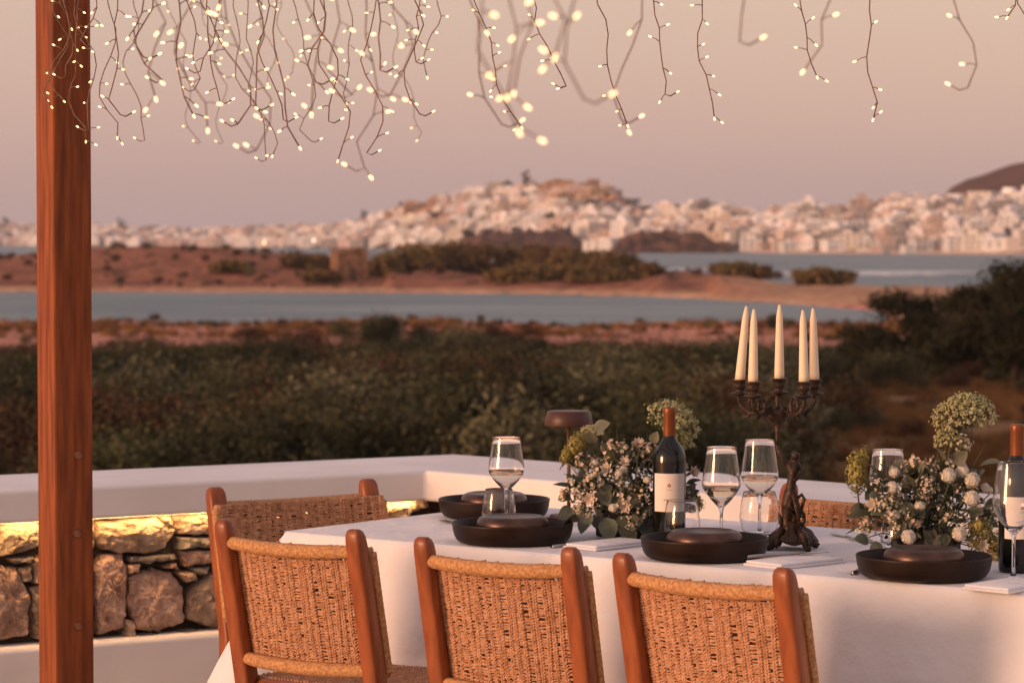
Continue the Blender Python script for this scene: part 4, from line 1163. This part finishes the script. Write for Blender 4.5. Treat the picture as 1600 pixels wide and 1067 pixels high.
def bottle(label, a, n, k=1.0, face=0.0):
    t = thing('wine_bottle', label, 'bottle', T(a, n, ZT), face, 'wine bottles'); t.scale = (k, k, k)
    b = MB(); pr = [(0, .004), (.030, .002), (.036, 0), (.0390, .004), (.0395, .012), (.0400, .190), (.0395, .205), (.036, .219), (.028, .233), (.0195, .243), (.0155, .252), (.0145, .262), (.0143, .300)]
    b.lathe(pr, 40); b.build('glass_body', M_bottle, t)
    b = MB(); b.lathe([(.0150, .254), (.0153, .256), (.0150, .305), (.0158, .308), (.0160, .316), (.0158, .319), (.0150, .3215), (.0145, .323), (0, .3235)], 28); b.build('capsule', M_foil, t)
    b = MB(); a0 = R(-90 - 62); a1 = R(-90 + 62)
    b.lathe([(.0402, .075), (.0403, .1665)], 30, 0, (0, 0, 0), False, a0, a1); lb = b.build('label', M_label, t)
    rr = .0406
    def dot(b_, ang, z, w, h):
        v = [(rr * math.cos(R(ang + x * w)), rr * math.sin(R(ang + x * w)), z + y * h) for x, y in ((-1, -1), (1, -1), (1, 1), (-1, 1))]
        b_.add(v, [(0, 1, 2, 3)], 0, False)
    b = MB()
    for i in range(10):
        th = 2*math.pi*i/10; th2 = 2*math.pi*(i+1)/10; q = 6.0
        P_ = lambda th_, k_: (rr*math.cos(R(-92 + q*k_*math.cos(th_))), rr*math.sin(R(-92 + q*k_*math.cos(th_))), .138 + .0045*k_*math.sin(th_))
        b.add([P_(th, 1), P_(th2, 1), P_(th2, .45), P_(th, .45)], [(0, 1, 2, 3)], 0, False)
    dot(b, -90, .139, 1.6, .0028)
    b.build('emblem', M_red, lb)
    b = MB(); r_ = random.Random(3)
    for (zz, x0, n_, w, h) in ((.128, -9, 6, 1.0, .0009), (.1035, -17, 11, 1.25, .0017), (.0975, -8, 6, .8, .0008)):
        for i in range(n_): dot(b, -92 + x0 + i * (abs(x0) * 2 / (n_ - 1)), zz, w * r_.uniform(.6, 1), h * r_.uniform(.7, 1.1))
    b.build('lettering', M_ink, lb)
bottle('red wine bottle with cream label standing among the wine glasses', .935, .405, 1.03, R(-2))
bottle('red wine bottle behind the big empty glass, beside the pompom flowers', 1.925, .345, 1.03, R(12))

def napkin(label, a, n, rz, w=.10, l=.20):
    t = thing('napkin', label, 'napkin', T(a, n, ZT), rz, 'folded napkins')
    b = MB(); r_ = random.Random(int(a * 100))
    for k in range(2):
        b = MB(); x = w / 2 - k * .004; y = l / 2 - k * .006; z0 = .006 * k; z1 = z0 + .0062
        b.box((-x, -y, z0), (x, y, z1)); o = b.build('fold', M_cloth, t); bevel(o, .0028, 3); smooth_all(o.data)
def cutlery(kind, label, a, n, rz, z=0.0):
    t = thing(kind, label, 'cutlery', T(a, n, ZT + z), rz, 'cutlery on the table')
    b = MB()
    b.tube([(0, -.10, .003), (0, -.05, .0035), (0, .0, .003), (0, .04, .004)], [.0055, .0045, .003, .0026], 8); b.build('handle', M_steel, t)
    b = MB()
    if kind == 'fork':
        b.box((-.010, .04, .003), (.010, .062, .0052))
        for x in (-.0085, -.003, .003, .0085): b.box((x - .0014, .062, .003), (x + .0014, .10, .0052))
    else:
        b.box((-.009, .038, .003), (.007, .115, .0048))
    b.build('head' if kind == 'fork' else 'blade', M_steel, t)
HR = -TA
napkin('folded white napkin between the first two long-side plates', .885, .215, HR - .12, .11, .21)
napkin('folded white napkin below the foot of the candelabra', 1.45, .165, HR - .2, .12, .22)
napkin('folded white napkin at the foot of the big empty glass', 2.06, .06, HR - .1, .12, .20)
cutlery('knife', 'knife lying on the napkin below the candelabra', 1.40, .20, HR - .5, .013)
cutlery('fork', 'fork lying by the head of the table next to the plate', .265, .40, HR + 1.1)
cutlery('fork', 'fork leaning at the plate below the pompom flowers', 1.63, .16, HR + .35)
cutlery('knife', 'knife on the far side behind the candelabra', 1.27, .73, HR + 1.0)
cutlery('fork', 'fork on the far side between candelabra and flowers', 1.36, .67, HR + 1.15)
cutlery('knife', 'knife beside the napkin between the first two plates', .80, .20, HR)

# ------------------------------------------------------------------ table lamp
lp = thing('table_lamp', 'small brown cordless table lamp with a flat round shade', 'lamp', T(.415, .69, ZT), 0)
b = MB(); b.lathe([(0, 0), (.050, 0), (.052, .003), (.052, .012), (.048, .015), (0, .016)], 36); b.build('base', M_lamp, lp)
b = MB(); b.tube([(0, 0, .014), (0, 0, .15), (0, 0, .262)], .0052, 12); b.build('stem', M_lampstem, lp)
b = MB(); b.lathe([(0, .292), (.055, .292), (.058, .290), (.0655, .254), (.0645, .2525), (.056, .2545), (.02, .258), (0, .258)], 48); b.build('shade', M_lamp, lp)

# ------------------------------------------------------------------ candelabra with a figure
CPX = .001546
ca_ = thing('candelabra', 'dark bronze candelabra with a standing figure holding up five arms', 'candelabra', T(1.274, .437, ZT), 0)
def cl(px, py): return Vector(((px - 1238) * CPX, 0, (862 - py) * CPX))
# foot: domed plinth on four scroll feet
b = MB()
N = 48; v = []; prof = [(.052, .014), (.056, .020), (.050, .030), (.040, .040), (.030, .048), (.024, .056), (.0, .058)]
for (r_, z_) in prof:
    for k in range(N):
        a = 2*math.pi*k/N; lob = 1 + .10 * math.cos(4 * a) + .05 * math.cos(16 * a)
        v.append((r_*lob*math.cos(a), r_*lob*math.sin(a), z_ + (.004*math.cos(12*a) if .02 < r_ < .05 else 0) - (.007 * (1 - math.cos(4*a)) * .5 * -1 if r_ > .05 else 0)))
b.add(v, [(i*N+k, i*N+(k+1) % N, (i+1)*N+(k+1) % N, (i+1)*N+k) for i in range(len(prof)-1) for k in range(N)])
b.build('foot_dome', M_bronze, ca_)
for k in range(4):
    a = R(28 + 90 * k); d_ = Vector((math.cos(a), math.sin(a), 0)); Z = Vector((0, 0, 1))
    b = MB(); b.tube([d_*.028 + Z*.046, d_*.046 + Z*.036, d_*.058 + Z*.020, d_*.062 + Z*.007, d_*.070 + Z*.004, d_*.075 + Z*.009, d_*.070 + Z*.013], [.010, .012, .011, .008, .006, .005, .003], 10)
    b.tube([d_*.05 + Z*.03 + Vector((-d_.y, d_.x, 0))*.012, d_*.058 + Z*.014 + Vector((-d_.y, d_.x, 0))*.014, d_*.052 + Z*.006 + Vector((-d_.y, d_.x, 0))*.010], [.006, .006, .003], 8)
    b.build('foot', M_bronze, ca_)
# figure grown from a skeleton
def skin(name, joints, edges, m, parent, root=0, sub=2):
    me = bpy.data.meshes.new(name); me.from_pydata([j[:3] for j in joints], edges, [])
    o = link(name, me, parent); me.materials.append(m)
    sm = o.modifiers.new('skin', 'SKIN'); sm.use_smooth_shade = True
    for i, j in enumerate(joints):
        sv = me.skin_vertices[0].data[i]; sv.radius = (j[3] * 1.36, j[3] * 1.36 * (j[4] if len(j) > 4 else 1)); sv.use_root = (i == root)
    ss = o.modifiers.new('sub', 'SUBSURF'); ss.levels = sub; ss.render_levels = sub
    return o
def J(px, py, y, r_, q=1): p = cl(px, py); return (p.x, y, p.z, r_, q)
jo = [J(1234, 779, 0, .0135, .9), J(1235, 764, 0, .0115, .85), J(1237, 752, -.001, .0105, .8), J(1238, 738, -.001, .0125, .75), J(1239, 729, 0, .0095, .8), J(1241, 724, 0, .0052), J(1242, 716, -.002, .0095, 1.05), J(1243, 709, -.001, .0080),
      J(1230, 730, -.002, .0056), J(1223, 722, -.004, .0046), J(1217, 711, -.004, .0040), J(1214, 702, -.003, .0042), J(1213, 696, -.002, .0036),
      J(1247, 731, -.002, .0056), J(1250, 742, -.006, .0046), J(1243, 752, -.013, .0040), J(1237, 754, -.015, .0038),
      J(1229, 792, -.004, .0110), J(1229, 806, -.003, .0080), J(1228, 822, -.002, .0066), J(1226, 827, -.010, .0045),
      J(1240, 793, .002, .0110), J(1242, 808, -.004, .0085), J(1241, 822, .002, .0066), J(1243, 827, -.006, .0045)]
ed = [(0,1),(1,2),(2,3),(3,4),(4,5),(5,6),(6,7),(4,8),(8,9),(9,10),(10,11),(11,12),(4,13),(13,14),(14,15),(15,16),(0,17),(17,18),(18,19),(19,20),(0,21),(21,22),(22,23),(23,24)]
fig = skin('figure', jo, ed, M_bronze, ca_)
# drapery, rock and ornament beside the legs
b = MB()
for i in range(7):
    a = R(150 + i * 41 + 13 * (i % 2)); r0, r1 = .015, .021
    top = cl(1235 + 8 * math.cos(a), 768 + 4 * (i % 2)); mid = cl(1235 + 11 * math.cos(a + .4) , 792); bot = cl(1237 + 12 * math.cos(a + .9), 824 - 12 * (i % 3))
    b.tube([top + Vector((0, .015 * math.sin(a), 0)), mid + Vector((0, .018 * math.sin(a), 0)), bot + Vector((0, .024 * math.sin(a), 0))], [.0035, .0058, .0045], 7)
b.build('drapery', M_bronze, fig)
b = MB()
b.tube([cl(1244, 782) + Vector((0, -.006, 0)), cl(1252, 776) + Vector((0, -.008, 0)), cl(1256, 783) + Vector((0, -.007, 0)), cl(1252, 797) + Vector((0, -.006, 0)), cl(1250, 806) + Vector((0, -.004, 0))], [.004, .0048, .0045, .0042, .005], 8)
b.tube([cl(1250, 800), cl(1256, 808), cl(1256, 819), cl(1250, 826)], [.0045, .005, .005, .004], 8)
b.tube([cl(1222, 826), cl(1218, 812) + Vector((0, .004, 0)), cl(1217, 806)], [.006, .005, .002], 8)
b.tube([cl(1238, 834), cl(1238, 826), cl(1239, 818)], [.030, .024, .014], 14)
b.build('rock', M_bronze, ca_)
HUB = cl(1214, 0).x; hz = lambda py: (862 - py) * CPX
b = MB(); b.lathe([(0, hz(697)), (.0038, hz(697)), (.0045, hz(690)), (.0065, hz(684)), (.005, hz(678)), (.009, hz(671)), (.0085, hz(668)), (.0190, hz(663)), (.0265, hz(655)), (.0300, hz(649)), (.0305, hz(644)), (.024, hz(643)), (.010, hz(641)), (.0055, hz(634)), (.0075, hz(628)), (.0045, hz(622)), (.0085, hz(614)), (.006, hz(610)), (.0, hz(610))], 28, 0, (HUB, 0, 0)); b.build('hub', M_bronze, ca_)
SOCK_P = [(1.0, 0, 0)]
def socket(pos, nm='candle_cup'):
    b = MB(); b.lathe([(0, -.010), (.004, -.008), (.008, -.004), (.018, .000), (.0215, .003), (.0222, .005), (.020, .006), (.012, .007), (.010, .011), (.0135, .016), (.0165, .022), (.0150, .026), (.0165, .030), (.0175, .034), (.0188, .0355), (.0185, .0375), (.0155, .038), (.0135, .036), (0, .034)], 26, 0, pos)
    return b.build(nm, M_bronze, ca_)
cups = []
sz0 = hz(620) - .002
ctr = Vector((HUB + .004, 0, sz0 + .004)); socket(ctr); cups.append(ctr)
b = MB(); b.tube([(HUB, 0, hz(614)), ctr], [.006, .005], 10); b.build('stem', M_bronze, ca_)
for (dx, ang) in ((59, 14), (36, -54), (-44, 228), (-58, 166)):
    rad = abs(dx * CPX / math.cos(R(ang))); rad = min(rad, .098)
    d_ = Vector((math.cos(R(ang)), math.sin(R(ang)), 0)); Z = Vector((0, 0, 1)); H0 = Vector((HUB, 0, 0))
    end = H0 + d_ * rad + Z * sz0
    k = rad / .092
    b = MB()
    def q(r_, py): return H0 + d_ * (r_ * k) + Z * hz(py)
    b.tube([q(.014, 646), q(.024, 643), q(.034, 646), q(.045, 650), q(.056, 649), q(.070, 649), q(.084, 642), q(.093, 632), q(.094, 622), q(.092, 617)], [.0055, .0058, .0055, .0052, .0055, .0056, .0053, .0050, .0050, .006], 9)
    b.tube([q(.056, 650), q(.046, 642), q(.046, 631), q(.056, 624), q(.068, 628), q(.071, 637), q(.064, 642), q(.058, 637)], [.0045, .0042, .004, .0038, .0036, .0034, .003, .003], 8)
    b.tube([q(.040, 648), q(.036, 640), q(.029, 637), q(.026, 642), q(.031, 646)], [.004, .0036, .0032, .003, .0022], 8)
    b.tube([q(.066, 650), q(.074, 656), q(.082, 652)], [.004, .0034, .001], 7)
    b.build('arm', M_bronze, ca_)
    socket(end); cups.append(end)
base = T(1.274, .437, ZT)
CAND = [(.181, .000, .0), (.176, -.004, 0), (.174, -.003, 0), (.176, .001, -.006), (.181, .016, .004)]
CLAB = ['tall ivory taper candle in the middle cup of the candelabra', 'ivory taper candle in the outermost cup on the side of the pompom flowers', 'ivory taper candle between the middle and the outermost cup', 'upright ivory taper candle crossing behind the leaning one', 'leaning ivory taper candle on the side of the wine glasses']
for c_, (h, tx, ty), lb in zip(cups, CAND, CLAB):
    p = base + c_ + Vector((0, 0, .0345))
    t = thing('taper_candle', lb, 'candle', p, 0, 'candles of the candelabra')
    b = MB(); pts = []; rr = []
    for i in range(13):
        s = i / 12; pts.append((tx * s, ty * s, h * s)); rr.append(.0124 - .0052 * s ** 1.1 if i < 11 else (.0058 if i == 11 else .0030))
    b.tube(pts, rr, 18); b.build('wax', M_wax, t)
    b = MB(); b.tube([(tx * .99, ty * .99, h * .985), (tx + .0005, ty, h + .005), (tx - .002, ty, h + .010)], [.0011, .0010, .0008], 5); b.build('wick', M_wick, t)

# ------------------------------------------------------------------ flower arrangements
fr = random.Random(77)
def floret_mesh(name, r, petals, m, cup=.3, layers=1, seed=1):
    b = MB(); r_ = random.Random(seed)
    for l in range(layers):
        k = 1 - l * .22
        for i in range(petals):
            a = 2*math.pi*i/petals + l * .4 + r_.uniform(-.1, .1); w = math.pi / petals * 1.05
            c0 = (0, 0, .1*r*l); el = cup + l * .35
            p1 = (r*k*.6*math.cos(a-w), r*k*.6*math.sin(a-w), r*k*el*.7); p2 = (r*k*math.cos(a), r*k*math.sin(a), r*k*el*1.3); p3 = (r*k*.6*math.cos(a+w), r*k*.6*math.sin(a+w), r*k*el*.7)
            b.add([c0, p1, p2, p3], [(0, 1, 2, 3)])
    return b.mesh(name, m)
def pompom_mesh(r, m, seed):
    b = MB(); r_ = random.Random(seed); n = 110
    for i in range(n):
        ph = math.acos(1 - 1.7 * (i + .5) / n); th = i * 2.39996
        d_ = Vector((math.sin(ph)*math.cos(th), math.sin(ph)*math.sin(th), math.cos(ph))); t_ = d_.orthogonal().normalized(); u_ = d_.cross(t_)
        a = r_.uniform(0, 6.28); t2 = t_*math.cos(a) + u_*math.sin(a); u2 = d_.cross(t2)
        rr = r * (1 - .18 * max(0, math.cos(ph) - .6)); p = d_ * rr; w = r * .26
        b.add([p - t2*w - d_*w*.5, p + u2*w*.7 - d_*w*.1, p + t2*w + d_*w*.15, p - u2*w*.7 - d_*w*.1], [(0, 1, 2, 3)])
    b.lathe([(0, -r*.82), (r*.5, -r*.65), (r*.85, -r*.1), (r*.82, r*.4), (r*.4, r*.8), (0, r*.88)], 14)
    return b.mesh('pompom', m)
POM = [pompom_mesh(.018, M_white, 1), pompom_mesh(.018, M_white, 2)]
ROSE = floret_mesh('rose', .022, 6, M_cream, .45, 4, 3)
def spray_mesh(seed, n, r, m, fl, flat=1.0):
    """cluster of tiny blossoms on thin stems"""
    b = MB(); r_ = random.Random(seed)
    for i in range(n):
        d_ = Vector((r_.gauss(0, 1), r_.gauss(0, 1), r_.gauss(.3, .8))).normalized(); k = r * r_.uniform(.55, 1.0)
        p = Vector((d_.x * k, d_.y * k, d_.z * k * flat))
        b.tube([(0, 0, -r * .6), p * .6, p], .0006, 3, 1, caps=False)
        t_ = d_.orthogonal().normalized(); u_ = d_.cross(t_); q = fl * r_.uniform(.7, 1.2)
        for j in range(5):
            a = j * 1.2566; e = t_*math.cos(a) + u_*math.sin(a); g = t_*math.cos(a+.6) + u_*math.sin(a+.6); g2 = t_*math.cos(a-.6) + u_*math.sin(a-.6)
            b.add([p, p + g2*q*.6 + d_*q*.25, p + e*q + d_*q*.3, p + g*q*.6 + d_*q*.25], [(0, 1, 2, 3)], 0)
    return b.mesh('blossom_spray', [m, M_stem])
SPRAYW = [spray_mesh(s, 34, .034, M_spray, .0056) for s in (1, 2)]
SPRAYC = [spray_mesh(s, 30, .032, M_cream, .0056) for s in (3, 4)]
def umbel_mesh(seed, r, m, dome=.55, n=26, fl=.0024):
    b = MB(); r_ = random.Random(seed)
    for i in range(n):
        rr = r * math.sqrt((i + .5) / n); th = i * 2.39996
        z = dome * r * (1 - (rr / r) ** 2)
        c = Vector((rr*math.cos(th), rr*math.sin(th), z))
        b.tube([(0, 0, -r * .9), c * .5 + Vector((0, 0, -r * .4)), c], .0007, 3, 1, caps=False)
        for j in range(26):
            o_ = Vector((r_.gauss(0, 1), r_.gauss(0, 1), r_.gauss(0.2, .7))) * r * .10; p = c + o_; d_ = (o_ + Vector((0, 0, .004))).normalized()
            t_ = d_.orthogonal().normalized(); u_ = d_.cross(t_); q = fl * r_.uniform(.7, 1.2)
            b.add([p - t_*q, p - u_*q, p + t_*q, p + u_*q], [(0, 1, 2, 3)], 0)
    return b.mesh('umbel', [m, M_stem])
def plume_mesh(seed, rx, rz, m, n=520, fl=.0045):
    b = MB(); r_ = random.Random(seed)
    for i in range(n):
        d_ = Vector((r_.gauss(0, 1), r_.gauss(0, 1), r_.gauss(0, 1))).normalized(); k = r_.uniform(.72, 1.04) * (1 + .12 * math.sin(d_.x * 9) * math.sin(d_.z * 8))
        p = Vector((d_.x*rx*k, d_.y*rx*k*.8, d_.z*rz*k)); t_ = d_.orthogonal().normalized(); u_ = d_.cross(t_); q = fl * r_.uniform(.6, 1.3)
        a = r_.uniform(0, 3); t2 = t_*math.cos(a) + u_*math.sin(a); u2 = d_.cross(t2)
        b.add([p - t2*q, p - u2*q*.6 + d_*q*.4, p + t2*q + d_*q*.5, p + u2*q*.6 + d_*q*.4], [(0, 1, 2, 3)], 0)
    b.tube([(0, 0, -rz * 1.6), (0, 0, 0), (0, 0, rz * .5)], .002, 5, 1)
    return b.mesh('plume', [m, M_stem])
def leaf_one(l, w, m, fold=.25, rnd_=True):
    b = MB(); N = 6; v = []
    for i in range(N + 1):
        t = i / N; ww = w * (math.sin(math.pi * (t ** .8)) ** (.7 if rnd_ else 1)) + .0003; z = -.35 * l * (t ** 2) * .5
        v += [(-ww, l*t, z + fold*ww), (0, l*t, z), (ww, l*t, z + fold*ww)]
    b.add(v, [(i*3+k, i*3+k+1, (i+1)*3+k+1, (i+1)*3+k) for i in range(N) for k in range(2)])
    return b.mesh('leaf', m)
LEAF_R = leaf_one(.034, .014, M_leafG); LEAF_B = leaf_one(.058, .022, M_leafG); LEAF_D = leaf_one(.05, .012, M_leafD, .2, False); LEAF_L = leaf_one(.075, .006, M_leafD, .2, False)
UMB = umbel_mesh(5, .044, M_umbel, .6, 30); UMB2 = umbel_mesh(6, .030, M_umbel, .5, 22)
PLUME = plume_mesh(3, .026, .050, M_plume); PLUME2 = plume_mesh(4, .030, .042, M_plume)

def arrangement(name, label, a, n, spec, scale=1.0):
    p0 = T(a, n, ZT); t = thing(name, label, 'flowers', p0, 0); r_ = random.Random(spec['seed'])
    W_, Hh = spec['w'], spec['h']
    b = MB(); b.box((-.07, -.045, 0), (.07, .045, .075)); o = b.build('vase', M_black, t); bevel(o, .004)
    o.rotation_euler = (0, 0, -TA)
    # dark filling foliage: many small leaves, one part
    b = MB()
    for i in range(1050):
        d_ = Vector((r_.gauss(0, 1), r_.gauss(0, 1), r_.gauss(0, 1))).normalized(); k = r_.random() ** .45
        p = Vector((d_.x * W_ * .46 * k, d_.y * .10 * k, .115 + d_.z * .105 * k))
        if p.z < .012: continue
        d2 = (d_ + Vector((r_.gauss(0, .6), r_.gauss(0, .6), r_.gauss(0, .6)))).normalized(); t_ = d2.orthogonal().normalized(); u_ = d2.cross(t_); l = r_.uniform(.006, .015); a_ = r_.uniform(0, 6.28); t2 = t_*math.cos(a_) + u_*math.sin(a_); u2 = d2.cross(t2)
        b.add([p - t2*l, p - u2*l*.45 + d2*l*.15, p + t2*l, p + u2*l*.45 + d2*l*.15], [(0, 1, 2, 3)], 0 if r_.random() < .7 else 1)
    tag(b.build('foliage', [M_leafD, M_leafG], t), kind='stuff')
    def put(nm, me, x, y, z, s=1.0, dirv=None, roll=None):
        dv = Vector(dirv) if dirv is not None else Vector((x * 1.2, y - .05, z - .07))
        if dv.length < 1e-4: dv = Vector((0, 0, 1))
        o = link(nm, me, t, (x, y, z)); q = dv.normalized().to_track_quat('Z', 'Y')
        o.rotation_euler = (q @ Matrix.Rotation(roll if roll is not None else r_.uniform(0, 6.28), 3, 'Z').to_quaternion()).to_euler(); o.scale = (s, s, s)
        return o
    def surf(kz=(-.6, 1.0), k=1.0, front=.75):
        while True:
            d_ = Vector((r_.gauss(0, 1), r_.gauss(0, 1), r_.gauss(0, 1))).normalized()
            if not kz[0] < d_.z < kz[1]: continue
            if d_.y > 0 and r_.random() < front: d_.y *= -1
            return Vector((d_.x * W_ * .5 * k, d_.y * .115 * k, .12 + d_.z * .11 * k)), d_
    for nm, meshes, cnt, kz, k, s0, s1 in (('blossom_spray', SPRAYW, spec.get('sw', 11), (-.5, 1), .96, .75, 1.1), ('blossom_spray', SPRAYC, spec.get('scn', 9), (-.6, 1), .98, .75, 1.1), ('rose', [ROSE], spec.get('rose', 5), (-.4, .9), 1.0, .7, 1.0), ('pompom', POM, spec.get('pomr', 5), (-.5, .7), 1.0, .45, .75)):
        for i in range(cnt):
            p, d_ = surf(kz, k); put(nm, meshes[i % len(meshes)], p.x, p.y, max(p.z, .02), r_.uniform(s0, s1), d_)
    def leaf(me, p, d_, s):
        o = link('leaf', me, t, p); x_ = d_.normalized(); 
        up = Vector((r_.uniform(-.5, .5), r_.uniform(-1, .2), r_.uniform(.2, 1)))
        z_ = (up - x_ * up.dot(x_)).normalized(); xx = x_.cross(z_)
        o.rotation_euler = Matrix((xx, x_, z_)).transposed().to_euler(); o.scale = (s, s, s)
    for i in range(spec.get('lr', 34)):
        p, d_ = surf((-.7, .9), .92); leaf(LEAF_R, p, d_ + Vector((r_.gauss(0, .5), r_.gauss(0, .3), r_.gauss(0, .5))), r_.uniform(.7, 1.2))
    for i in range(spec.get('ld', 26)):
        p, d_ = surf((-.5, 1), .86); leaf(LEAF_D if i % 3 else LEAF_L, p, d_ + Vector((r_.gauss(0, .4), r_.gauss(0, .3), r_.gauss(.2, .4))), r_.uniform(.7, 1.2))
    for (x, z, dx, dz, s) in spec.get('big', []):
        leaf(LEAF_B, Vector((x, -.085, z)), Vector((dx, -.5, dz)), s)
    s_ = MB()
    for (kind, x, y, z, s, dirv) in spec['pick']:
        me = {'U': UMB, 'u': UMB2, 'P': PLUME, 'p': PLUME2, 'O': POM[0], 'R': ROSE, 'S': SPRAYW[0], 'C': SPRAYC[0]}[kind]
        put({'U': 'umbel', 'u': 'umbel', 'P': 'plume', 'p': 'plume', 'O': 'pompom', 'R': 'rose', 'S': 'blossom_spray', 'C': 'blossom_spray'}[kind], me, x, y, z, s, dirv, 0.0)
        s_.tube([(x * .2, y * .2, .05), (x * .75, y * .8, .05 + (z - .05) * .6), (x, y, z - .02 * s)], .0016, 5)
    for (x, z) in spec.get('blade', []):
        s_.tube([(x * .4, .0, .1), (x * .8, .01, z * .8), (x, .0, z)], [.0014, .0012, .0004], 4)
    s_.build('stems', M_stem, t)
    return t
k1 = 7.25 / FPX       # metres per measured pixel at the first arrangement
def A1(px, py): return (px - 985) * k1, (840 - py) * k1
pick = []
for kind, px, py, y, s, dv in (('U', 1050, 655, .03, 1.35, (.1, -.6, 1)), ('U', 1072, 668, .05, 1.1, (.5, -.6, .8)), ('u', 1072, 690, .035, 1.1, (.6, -.5, .8)), ('p', 903, 697, -.01, .95, (.55, -.1, .85)), ('p', 888, 712, -.02, .6, (.4, -.1, .9)), ('u', 925, 680, .02, 1.1, (-.2, -.5, .9)),
                               ('R', 978, 786, -.115, .95, (-.1, -1, .1)), ('R', 925, 775, -.11, .9, (-.3, -1, .1)), ('O', 958, 788, -.125, .6, (0, -1, .1)), ('O', 1012, 745, -.11, .6, (0, -1, .3)), ('R', 1000, 695, -.05, .9, (0, -.6, .8)), ('C', 960, 700, -.04, 1.1, (0, -.4, .9)), ('C', 1020, 705, -.03, 1.1, (0, -.4, .9)), ('S', 905, 755, -.07, 1.1, (-.6, -.7, .3)), ('R', 1085, 738, -.03, .8, (.6, -.8, .3)), ('S', 1075, 780, -.05, 1, (.5, -.8, .1)), ('S', 985, 810, -.12, .8, (0, -1, -.2)), ('p', 1085, 790, -.02, .8, (.8, -.6, .1)), ('O', 968, 735, -.11, .55, (0, -1, .3)), ('C', 940, 730, -.09, 1.0, (-.2, -1, .3))):
    x, z = A1(px, py); pick.append((kind, x, y, z, s, dv))
big = []
for (px, py, dx, dz, s) in ((925, 800, -.5, -.7, 1.0), (950, 805, .1, -.9, 1.1), (975, 812, .4, -.8, 1.1), (990, 815, .7, -.5, 1.1), (905, 805, -.9, -.3, .9), (940, 760, .3, -.6, .9), (930, 672, .5, .4, .9), (965, 770, -.2, -.8, .8), (985, 770, .5, -.6, .8), (930, 690, -.3, .6, .7), (1020, 690, .3, .8, .6), (895, 790, -.6, -.5, .8), (1000, 800, -.4, -.8, .8)):
    x, z = A1(px, py); big.append((x, z, dx, dz, s))
arrangement('flower_arrangement', 'low arrangement of cream roses and eucalyptus behind the labelled wine bottle', .785, .44, dict(seed=5, w=.33, h=.3, pick=pick, big=big, sw=9, scn=13, rose=6, pomr=6, lr=36, ld=18, blade=[(-.03, .27), (.05, .26), (.01, .25)]))
k2 = 6.76 / FPX
def A2(px, py): return (px - 1447) * k2, (878 - py) * k2
pick = []
for kind, px, py, y, s, dv in (('U', 1490, 656, .0, 1.2, (-.45, -.6, .8)), ('U', 1524, 650, .02, 1.3, (.35, -.5, .85)), ('u', 1508, 640, .01, 1.5, (0, -.5, .9)), ('u', 1478, 690, .0, 1.0, (-.4, -.6, .7)), ('P', 1335, 745, -.02, 1.05, (-.12, -.1, 1)), ('P', 1345, 728, 0, .8, (.2, 0, 1)),
                               ('O', 1472, 743, -.10, 1.0, (-.1, -1, .3)), ('O', 1509, 750, -.10, 1.0, (.1, -1, .3)), ('O', 1506, 777, -.12, 1.0, (0, -1, .2)), ('O', 1495, 738, -.08, .9, (0, -.9, .5)), ('O', 1391, 740, -.07, .7, (-.3, -.8, .5)), ('O', 1407, 835, -.14, .95, (0, -1, 0)), ('O', 1486, 831, -.13, .95, (0, -1, 0)), ('O', 1386, 762, -.09, .8, (-.3, -.9, .3)), ('R', 1360, 790, -.08, .9, (-.6, -.8, .2)), ('R', 1522, 850, -.12, .8, (.3, -1, 0)), ('O', 1540, 768, -.06, .45, (.5, -.8, .3)),
                               ('p', 1520, 835, -.09, 1.0, (.25, -.6, .8)), ('p', 1545, 850, -.06, .95, (.7, -.6, .4)), ('p', 1548, 870, -.05, .8, (.8, -.6, 0)), ('C', 1425, 730, -.04, 1.1, (0, -.5, .9)), ('S', 1500, 700, -.03, .9, (0, -.5, .9)), ('S', 1378, 790, -.09, 1.0, (-.5, -.8, .2)), ('C', 1390, 800, -.10, 1.0, (-.3, -.9, .1)), ('C', 1470, 800, -.11, .9, (0, -1, .1)), ('S', 1350, 830, -.06, .9, (-.8, -.6, 0)), ('C', 1440, 760, -.09, 1.0, (0, -.9, .4))):
    x, z = A2(px, py); pick.append((kind, x, y, z, s, dv))
big = []
for (px, py, dx, dz, s) in ((1405, 785, .2, -.5, .8), (1380, 770, -.5, .3, .7), (1420, 790, .5, -.6, .7), (1480, 725, .5, .5, .8), (1520, 730, .6, .3, 1.0), (1465, 720, -.4, .9, .8), (1530, 790, .5, .2, .7), (1370, 850, -.6, -.4, .7), (1350, 845, -.7, .2, .7), (1375, 800, -.8, 0, .7)):
    x, z = A2(px, py); big.append((x, z, dx, dz, s))
arrangement('flower_arrangement', 'taller arrangement with white pompom flowers and big pale green umbels', 1.625, .465, dict(seed=9, w=.31, h=.3, pick=pick, big=big, sw=10, scn=11, rose=2, pomr=3, lr=40, ld=26, blade=[(.09, .30), (.12, .29), (.07, .31), (.14, .27), (.03, .27), (.10, .26), (-.06, .25)]))

# ------------------------------------------------------------------ thin sea haze round the whole place
hz_ = MB(); hz_.box((-8300, -60, SEA - 9), (8300, 9100, 190))
M_haze = bpy.data.materials.new('haze'); M_haze.use_nodes = True
hn = M_haze.node_tree; hn.nodes.clear()
ho = hn.nodes.new('ShaderNodeOutputMaterial'); hv = hn.nodes.new('ShaderNodeVolumePrincipled')
hv.inputs['Color'].default_value = (0.92, 0.88, 0.91, 1); hv.inputs['Density'].default_value = 0.00006; hv.inputs['Anisotropy'].default_value = 0.2
hn.links.new(hv.outputs[0], ho.inputs['Volume'])
tag(hz_.build('haze', M_haze), 'thin evening haze over the bay', 'haze', kind='stuff')
